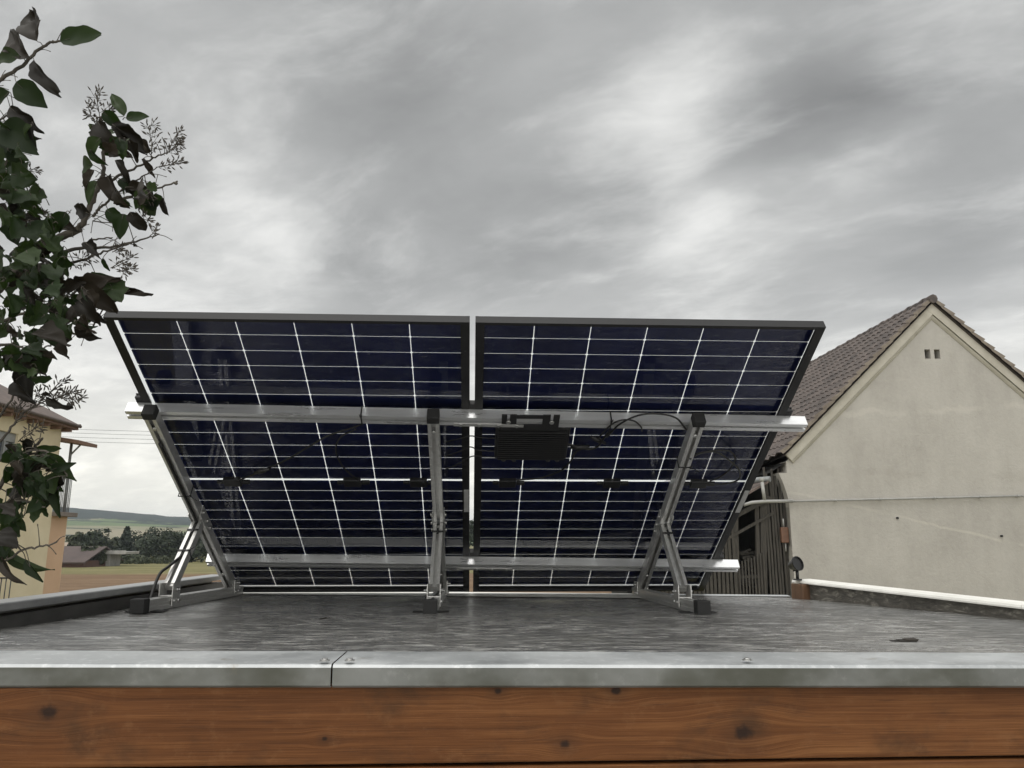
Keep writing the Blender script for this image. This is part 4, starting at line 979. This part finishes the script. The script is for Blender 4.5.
cable([pp(358, 480, -.012), pp(344, 468, .0), pp(336, 452, .015), pp(340, 438, .03), pp(356, 429, .035)], .003, 'curved dark cable from the middle junction box up to the upper rail')
for k, (ya, yb_, xl) in enumerate(((436, 437, 'upper'), (447, 450, 'middle'), (457, 456, 'lowest'))):
    cable([pp(446, ya+6+k*3, .0), pp(458, ya+3+k*2, .01), pp(470, ya, .012), pp(478, yb_, .012), pp(488, yb_+1, .015), pp(497, yb_+1, .02)], .0024, '%s of three thin cables crossing the bright gap to the inverter' % xl)
xs_ = -1.108
def sv(px, py, dx=.0):    # point in the plane of the left stand
    return at_x(px, py, xs_+dx)
Hs = PP(xs_-PB.x, .70, .09); Fs = V((xs_, 2.945, zroof(xs_, 2.945)+.06)); pts = [PP(xs_-PB.x, 1.25, .086), PP(xs_-PB.x, 1.0, .086), PP(xs_-PB.x, .78, .087)]
axs = (Fs-Hs).normalized(); frs = pX.cross(axs); frs = -frs if frs.y > 0 else frs
pts += [Hs+axs*.03+frs*.036, Hs+axs*.12+frs*.032, Hs+axs*.19+frs*.034, Hs+axs*.27+frs*.05-pX*.02, Fs-axs*.02+frs*.055-pX*.035, V((xs_-.04, 2.87, zroof(xs_, 2.87)+.02)), V((xs_-.07, 2.95, zroof(xs_, 2.95)+.008)), V((xs_-.10, 3.2, zroof(xs_, 3.2)+.008))]
cable(pts, .0055, 'black cable running down the beam and strut of the left stand')
def tie(c, ax, u, v, hu, hv, label):
    mb = MB(); ring = []
    for (a, b_) in ((-hu, -hv), (hu, -hv), (hu, hv), (-hu, hv), (-hu, -hv)): ring.append(c+u*a+v*b_)
    for i in range(4):
        p, q = ring[i], ring[i+1]; mid_ = (p+q)/2; d_ = (q-p).normalized(); mb.frame_box(mid_, d_, ax, d_.cross(ax), (q-p).length/2+.001, .0025, .0009)
    mb.frame_box(c+u*hu+v*hv, u, ax, v, .004, .004, .003, .0005); mb.tube([c+u*hu+v*hv, c+u*(hu+.03)+v*(hv+.02)], .0013, 5)
    tag(mb.build('cable_tie', M['plastic']), label, 'cable tie')
tie(PP(xs_-PB.x, .93, .062), pd, pX, pn_, .0225, .026, 'black cable tie round the upper beam of the left stand')
tie(Hs+axs*.17+frs*.012, axs, pX, frs, .0225, .030, 'black cable tie round the strut of the left stand')
xr_ = .785-PB.x
tie(PP(xr_, 1.13, .064), pd, pX, pn_, .0225, .025, 'black cable tie round the upper beam of the right stand')
q = at_panel(362, 414, .02)-PB; rs = 1.351-(q.x+1.222)/2.46*.045
tie(PP(q.x, rs, .021), pX, pd, pn_, .0235, .0235, 'black cable tie round the upper rail, left of the middle stand')
q = at_panel(611, 415, .02)-PB; rs = 1.351-(q.x+1.222)/2.46*.045
tie(PP(q.x, rs, .021), pX, pd, pn_, .0235, .0235, 'black cable tie with upright tail on the upper rail, right of the inverter')
for (px, py, a, lab) in ((598, 440, -.6, 'black plug connector below the upper rail right of the inverter'), (580, 447, .1, 'black plug connector lying beside the right flank of the inverter'), (262, 471, .45, 'black plug connector in the cable rising from the left junction box')):
    c = at_panel(px, py, .02); d_ = pX*math.cos(a)+pd*math.sin(a); mb = MB(); mb.tube([c-d_*.035, c-d_*.02, c-d_*.018, c+d_*.012, c+d_*.014, c+d_*.035], [.006, .007, .0095, .0095, .007, .006], 10)
    tag(mb.build('plug_connector', M['plastic']), lab, 'connector')
# scraps on the roof
def at_r(px, py): p = at_roof(px, py); return V((p.x, p.y, zroof(p.x, p.y)))
p = at_r(908, 642); mb = MB()
for k in range(3): 
    c = p+V((-.012+.012*k, .004*k, .002+.0015*k)); mb.frame_box(c, (1, .12*k-.1, .03), (-.1, 1, .1), (0, 0, 1), .026-.005*k, .010, .0008)
tag(mb.build('withered_leaf', M['dry']), 'flat dark withered leaf lying on the felt roof at right', 'leaf')
p = at_r(323, 620); mb = MB(); mb.frame_box(p+V((0, 0, .004)), (.8, .6, .1), (-.6, .8, .1), (0, 0, 1), .012, .004, .0008)
tag(mb.build('withered_leaf', M['dry']), 'tiny dark leaf scrap on the felt roof left of the middle stand', 'leaf')

# ------------------------------------------------------------------ lilac bush (left)
rnd = random.Random(40)
lil = thing('lilac_bush', (-1.9, 2.05, 0), 'lilac bush with drooping dark and withered leaves reaching in from the left', 'bush')
bm_ = MB(); fol = MB(); dry = MB(); seed = MB()
def b3(pts, y0, y1=None):
    y1 = y0 if y1 is None else y1; n = len(pts)
    return [at_y(x, y, y0+(y1-y0)*i/max(1, n-1)) for i, (x, y) in enumerate(pts)]
ALL = []
def branch(pts, y0, y1, r0_, r1_, n=6, rec=True):
    P3 = curve(b3(pts, y0, y1), n); k = len(P3)
    P3 = [p+V((rnd.uniform(-1, 1), rnd.uniform(-1, 1), rnd.uniform(-1, 1)))*.0022 for p in P3]
    bm_.tube(P3, [r0_+(r1_-r0_)*i/(k-1) for i in range(k)], 7)
    if rec: ALL.extend(P3)
    return P3
# stems from the ground (outside the frame)
for (xx, yy) in ((-1.9, 2.05), (-2.0, 1.95), (-1.82, 2.12)):
    bm_.tube(curve([(xx, yy, -.1), (xx+.05, yy, 1.2), (xx-.03, yy+.02, 2.2), at_y(-150, 420, yy), at_y(-70, 340, yy-.05)], 6), [.032-.0007*i for i in range(25)], 9)
branch([(-150, 420), (-90, 350), (-20, 305), (0, 287), (20, 268), (40, 250), (60, 238), (80, 228)], 2.05, 1.98, .016, .0095)
branch([(80, 228), (88, 212), (95, 195), (102, 180), (104, 165), (103, 150), (101, 128), (102, 116)], 1.98, 1.96, .0085, .0025)
branch([(78, 229), (60, 225), (40, 243), (22, 262)], 1.97, 2.0, .004, .006)
branch([(92, 217), (100, 208), (109, 200), (112, 190), (110, 178)], 1.97, 1.94, .004, .002)
branch([(104, 188), (117, 177), (137, 167), (156, 157), (168, 152)], 1.97, 1.92, .0045, .0015)
branch([(112, 200), (127, 185), (145, 176), (156, 167)], 1.96, 1.90, .003, .0012)
branch([(118, 200), (132, 196), (145, 192), (156, 189), (175, 183)], 1.95, 1.9, .0035, .0022)
branch([(175, 184), (177, 181)], 1.9, 1.9, .0045, .002)
branch([(60, 252), (84, 248), (110, 247), (140, 240), (158, 234)], 2.0, 1.93, .0055, .0013)
branch([(40, 266), (75, 262), (100, 253), (122, 246), (134, 242)], 2.0, 1.9, .0045, .001)
branch([(84, 244), (98, 239), (113, 238)], 1.98, 1.93, .003, .0015)
branch([(93, 221), (112, 223)], 1.97, 1.93, .0018, .0010)
branch([(-40, 110), (-10, 88), (0, 80), (20, 68), (36, 52), (50, 43), (60, 41)], 1.85, 1.80, .006, .0028)
branch([(-60, 150), (-20, 125), (0, 119), (14, 112)], 1.9, 1.86, .004, .0015)
branch([(-60, 300), (-20, 220), (0, 180), (14, 140), (12, 110)], 2.1, 2.0, .007, .002)
branch([(-80, 340), (-20, 330), (10, 318), (34, 310), (60, 298), (72, 296)], 2.0, 1.92, .006, .0016)
branch([(30, 310), (58, 322), (76, 334), (90, 330), (103, 310), (123, 297)], 1.98, 1.9, .004, .0012)
branch([(-60, 370), (0, 345), (30, 350), (50, 346)], 2.0, 1.9, .005, .0015)
branch([(-50, 470), (-5, 445), (14, 424), (30, 408), (48, 401), (70, 396)], 1.95, 1.9, .004, .0012)
branch([(-60, 560), (-10, 500), (10, 470), (24, 455), (34, 448)], 1.85, 1.8, .006, .003)
branch([(34, 448), (40, 441), (43, 438)], 1.8, 1.79, .004, .002)
branch([(-30, 470), (10, 458), (45, 452), (60, 466), (68, 476)], 1.82, 1.75, .004, .0015)
branch([(-10, 570), (22, 551), (40, 547), (58, 542)], 1.78, 1.75, .0028, .0018)
branch([(-40, 520), (0, 505), (24, 500), (44, 508)], 1.8, 1.75, .004, .0015)
branch([(-20, 440), (0, 415), (20, 385), (34, 370)], 1.95, 1.9, .004, .0015)

def leaf(mb, base, tip, facing, wf=.62, fold=.35, curl=.3, wav=.1, petiole=True):
    """ovate leaf from base to tip; facing = direction its blade roughly looks"""
    base, tip = V(base), V(tip); ax = tip-base; L_ = ax.length; ax.normalize()
    nr = facing-ax*facing.dot(ax); nr = nr.normalized() if nr.length > 1e-4 else ax.orthogonal().normalized()
    sd = ax.cross(nr); NT_, NS = 12, 8; vs = []; ph = rnd.uniform(0, 6.28); tw = rnd.uniform(-.6, .6); crump = rnd.uniform(.10, .20) if mb is dry else rnd.uniform(.03, .08)
    for i in range(NT_+1):
        tt = i/NT_
        w_ = wf*L_*.5*2.30*(tt**.52)*((1-tt)**.82)*(1+.10*math.sin(tt*3.1)) if 0 < tt < 1 else 0.0012
        w_ *= 1+.10*math.sin(ph+tt*17)*wav*4
        c = base+ax*(L_*(tt-.10*curl*tt*tt))+nr*(-curl*L_*.55*tt*tt)
        for j in range(NS+1):
            q = j/NS*2-1; a = tw*tt
            s_ = sd*math.cos(a)+nr*math.sin(a); n_ = nr*math.cos(a)-sd*math.sin(a)
            cr = crump*L_*min(1, tt*4); nz = mn.noise_vector(c*(1.0/(L_*.34))+V((q*.9, ph, tt)))
            vs.append(nz*cr+c+s_*(w_*q*(1-.25*fold*abs(q)))+n_*(fold*w_*abs(q)**1.4+wav*.18*w_*math.sin(tt*9+q*4+ph)))
    mb.add(vs, [(i*(NS+1)+j, i*(NS+1)+j+1, (i+1)*(NS+1)+j+1, (i+1)*(NS+1)+j) for i in range(NT_) for j in range(NS)], 0, True)
    if petiole:
        pl_ = L_*rnd.uniform(.18, .32); nearest = min(ALL, key=lambda p: (p-base).length)
        d_ = nearest-base
        if d_.length < .09: end = nearest
        else: end = base+d_.normalized()*pl_
        bm_.tube(curve([end, (end+base)/2+V((0, 0, .004)), base, base+ax*L_*.25], 3), [.0013, .0012, .0011, .001, .001, .0009, .0008, .0007, .0007, .0005], 5)
tc_ = lambda: (-fwd+V((rnd.uniform(-.5, .5), rnd.uniform(-.3, .3), rnd.uniform(-.5, .5))))
TR = [  # base px, tip px, width factor, kind, fold, curl
    ((37, 41), (28, 3), .66, 'd', .3, .2), ((60, 41), (99, 31), .64, 'g', .15, .1), ((30, 58), (-2, 28), .55, 'd', .5, .3), ((20, 56), (-12, 60), .6, 'g', .3, .2), ((34, 60), (50, 94), .42, 'd', .7, .2),
    ((16, 82), (43, 108), .80, 'g', .2, .25), ((10, 92), (-14, 112), .8, 'g', .4, .2), ((10, 107), (33, 128), .5, 'd', .6, .5), ((33, 124), (31, 148), .32, 'd', .8, .3), ((2, 124), (32, 150), .9, 'g', .25, .3), ((8, 150), (26, 165), .9, 'g', .3, .3),
    ((124, 116), (111, 91), .50, 'g', .4, .1), ((126, 118), (148, 115), .62, 'g', .2, .15), ((103, 112), (122, 128), .8, 'g', .5, .4), ((112, 124), (148, 150), .55, 'd', .5, .4), ((118, 126), (142, 142), .6, 'd', .5, .5), ((100, 138), (84, 156), .8, 'g', .4, .4),
    ((98, 122), (112, 146), .7, 'd', .5, .4), ((112, 136), (124, 160), .7, 'g', .5, .4), ((124, 138), (138, 162), .6, 'd', .6, .5), ((108, 148), (130, 158), .7, 'd', .5, .5), ((90, 150), (104, 168), .6, 'g', .5, .4), ((134, 140), (150, 152), .9, 'd', .4, .6), ((116, 160), (131, 180), .45, 'd', .6, .4), ((144, 158), (152, 176), .4, 'd', .8, .5),
    ((93, 165), (72, 166), .8, 'g', .2, .5), ((94, 170), (82, 189), .7, 'd', .5, .2), ((97, 181), (85, 202), .58, 'g', .4, .2), ((90, 214), (65, 203), .62, 'd', .4, .5), ((108, 176), (118, 203), .85, 'd', .5, .3), ((122, 178), (132, 190), .9, 'g', .4, .3),
    ((128, 190), (150, 188), .9, 'd', .4, .4), ((146, 190), (133, 208), .7, 'g', .4, .3), ((152, 196), (166, 204), .8, 'g', .4, .5), ((164, 198), (163, 216), .4, 'd', .8, .4), ((106, 210), (124, 222), .8, 'g', .3, .3), ((130, 212), (145, 232), .75, 'd', .5, .4), ((124, 214), (116, 236), .8, 'g', .4, .4), ((118, 200), (126, 210), .9, 'd', .4, .4),
    ((66, 212), (56, 234), .9, 'g', .5, .4), ((52, 218), (70, 232), .8, 'd', .6, .4), ((20, 190), (35, 214), .6, 'g', .5, .4), ((14, 192), (22, 222), .6, 'g', .5, .4), ((86, 243), (98, 254), .8, 'd', .6, .4), ((64, 246), (61, 264), .6, 'g', .3, .2), ((134, 243), (137, 248), .9, 'd', .5, .3),
    ((76, 290), (112, 272), .7, 'd', .5, .6), ((92, 276), (116, 284), .8, 'g', .5, .5), ((112, 281), (148, 300), .30, 'd', .9, .35), ((84, 288), (108, 308), .9, 'd', .5, .6), ((96, 300), (116, 296), .9, 'd', .5, .5), ((80, 300), (95, 318), .8, 'd', .5, .5), ((103, 258), (109, 272), .5, 'g', .7, .2),
    ((74, 327), (99, 340), .62, 'd', .3, .25), ((94, 312), (104, 322), .4, 'd', .7, .3), ((66, 324), (70, 340), .8, 'g', .5, .4), ((46, 330), (62, 350), .6, 'g', .5, .3), ((44, 348), (42, 378), .85, 'g', .4, .4), ((60, 342), (64, 358), .8, 'd', .5, .5), ((72, 338), (58, 346), .6, 'd', .5, .5),
    ((30, 350), (16, 380), .8, 'g', .4, .3), ((24, 360), (30, 396), .6, 'd', .5, .4), ((16, 380), (24, 404), .6, 'd', .6, .4), ((46, 398), (66, 410), .5, 'd', .5, .4), ((42, 396), (52, 392), .7, 'd', .5, .4),
    ((24, 452), (10, 472), .8, 'g', .4, .3), ((36, 448), (60, 452), .5, 'g', .5, .5), ((46, 454), (70, 480), .55, 'g', .6, .4), ((52, 470), (70, 462), .6, 'g', .5, .5), ((30, 476), (46, 502), .8, 'g', .4, .3), ((44, 480), (60, 494), .7, 'g', .5, .5), ((56, 480), (56, 518), .4, 'g', .6, .2), ((34, 486), (42, 508), .5, 'g', .6, .2),
    ((6, 506), (18, 534), .9, 'g', .4, .4), ((8, 545), (38, 582), .42, 'g', .8, .5), ((2, 556), (15, 588), .4, 'd', .7, .3), ((26, 560), (36, 582), .4, 'g', .6, .4), ((14, 500), (2, 528), .8, 'g', .4, .3)]
for (bp_, tp_, wf, k, fo_, cu_) in TR:
    yb = 1.88+rnd.uniform(-.06, .06); 
    if bp_[1] < 130 and bp_[0] < 60: yb = 1.80
    if bp_[1] > 440: yb = 1.77+rnd.uniform(-.04, .04)
    leaf(dry if k == 'd' else fol, at_y(*bp_, yb), at_y(*tp_, yb+rnd.uniform(-.025, .025)), tc_(), wf*.88, fo_+.12, cu_*1.4+.08, rnd.uniform(.05, .4 if k == 'd' else .15))
BL = [(12, 150, 22, 34, 16), (14, 200, 22, 34, 22), (22, 240, 34, 24, 26), (20, 280, 30, 26, 24), (46, 268, 26, 18, 16), (48, 294, 24, 22, 18), (26, 318, 34, 24, 24), (16, 360, 24, 30, 18), (40, 365, 16, 16, 8), (108, 138, 22, 18, 14), (136, 196, 24, 16, 9), (96, 294, 22, 12, 9), (72, 318, 26, 12, 9), (18, 465, 20, 22, 14), (40, 472, 26, 22, 16), (22, 500, 26, 24, 16), (8, 535, 12, 26, 9), (-40, 200, 30, 120, 30), (-40, 420, 30, 120, 30)]
for (cx, cy, rx, ry, n) in BL:
    for _ in range(int(n*1.15)):
        a = rnd.uniform(0, 6.28); q = math.sqrt(rnd.random()); x, y = cx+rx*q*math.cos(a), cy+ry*q*math.sin(a)
        L_ = rnd.uniform(11, 22); an = math.pi/2+rnd.gauss(0, .8); yb = rnd.uniform(1.72, 2.02) if y < 420 else rnd.uniform(1.70, 1.86)
        B_ = at_y(x-L_*.5*math.cos(an), y-L_*.5*math.sin(an), yb); T_ = at_y(x+L_*.5*math.cos(an), y+L_*.5*math.sin(an), yb+rnd.uniform(-.04, .04))
        k = rnd.random()
        leaf(dry if k < .18 else fol, B_, T_, tc_()+V((rnd.uniform(-1.4, 1.4), rnd.uniform(-.4, .6), rnd.uniform(-.8, 1.2))), rnd.uniform(.62, .92), rnd.uniform(.1, .6), rnd.uniform(.2, .9), rnd.uniform(.1, .7))
for _ in range(150):
    p = rnd.choice(ALL); d_ = V((rnd.uniform(-.4, 1), rnd.uniform(-.6, .6), rnd.uniform(-.7, .9))).normalized(); l_ = rnd.uniform(.02, .06)
    bm_.tube(curve([p, p+d_*l_*.5+V((0, 0, .003)), p+d_*l_], 3), [.0012, .0011, .0010, .0009, .0009, .0008, .0012], 5)
def panicle(p0, p1, y, n=7, side=10):
    A, B = at_y(*p0, y), at_y(*p1, y+rnd.uniform(-.05, .05)); d_ = B-A; L_ = d_.length; d_.normalize()
    mid_ = [A+d_*L_*f+V((rnd.uniform(-1, 1), rnd.uniform(-1, 1), rnd.uniform(-1, 1)))*L_*.03 for f in (0, .35, .7, 1)]
    c = curve(mid_, 4); seed.tube(c, [.0013-.0007*i/(len(c)-1) for i in range(len(c))], 5)
    def caps(p, dd):
        seed.tube([p, p+dd*.003, p+dd*.008, p+dd*.012], [.0006, .0018, .0016, .0004], 5)
    for k in range(n):
        f = (k+1)/(n+1); p = c[int(f*(len(c)-1))]
        for sgn in (-1, 1):
            o_ = d_.orthogonal().normalized(); o_ = Matrix.Rotation(rnd.uniform(0, 6.28), 3, d_) @ o_
            e = (d_*.6+o_*.9).normalized(); l2 = L_*.30*(1-f*.6)*rnd.uniform(.6, 1.2); q1 = p+e*l2*.5+V((0, 0, -.002)); q2 = p+e*l2
            seed.tube([p, q1, q2], [.0007, .0006, .0005], 4); caps(q2, e)
            for qq in (q1, (p+q1)/2):
                e2 = (e*.5+Matrix.Rotation(rnd.uniform(0, 6.28), 3, e) @ e.orthogonal().normalized()*.8).normalized(); l3 = rnd.uniform(.006, .013)
                seed.tube([qq, qq+e2*l3], [.0005, .0004], 4); caps(qq+e2*l3, e2)
    caps(c[-1], d_)
for a in (((101, 126), (98, 88), 1.95, 8), ((97, 126), (86, 104), 1.95, 6), ((104, 120), (112, 106), 1.94, 5), ((151, 158), (152, 122), 1.92, 7), ((168, 152), (180, 128), 1.92, 6), ((166, 154), (183, 140), 1.91, 5), ((156, 167), (184, 163), 1.9, 6), ((144, 176), (152, 200), 1.9, 5), ((150, 236), (158, 226), 1.93, 3), ((18, 176), (36, 168), 1.95, 5), ((18, 200), (36, 186), 1.95, 5), ((34, 214), (46, 212), 1.94, 4), ((110, 268), (134, 256), 1.9, 6), ((112, 252), (124, 246), 1.92, 5), ((118, 272), (132, 268), 1.9, 5), ((140, 216), (150, 222), 1.9, 4),
          ((48, 401), (80, 391), 1.9, 8), ((40, 400), (66, 378), 1.9, 6), ((30, 408), (40, 390), 1.9, 5), ((20, 440), (40, 424), 1.9, 6), ((16, 420), (22, 402), 1.9, 4), ((60, 398), (84, 398), 1.9, 5), ((70, 262), (96, 256), 1.95, 6)):
    panicle(*a)
bm_.build('branches', M['bark'], lil); fol.build('foliage', M['leaf'], lil); dry.build('withered_leaves', M['dry'], lil); seed.build('seed_heads', M['bark'], lil)
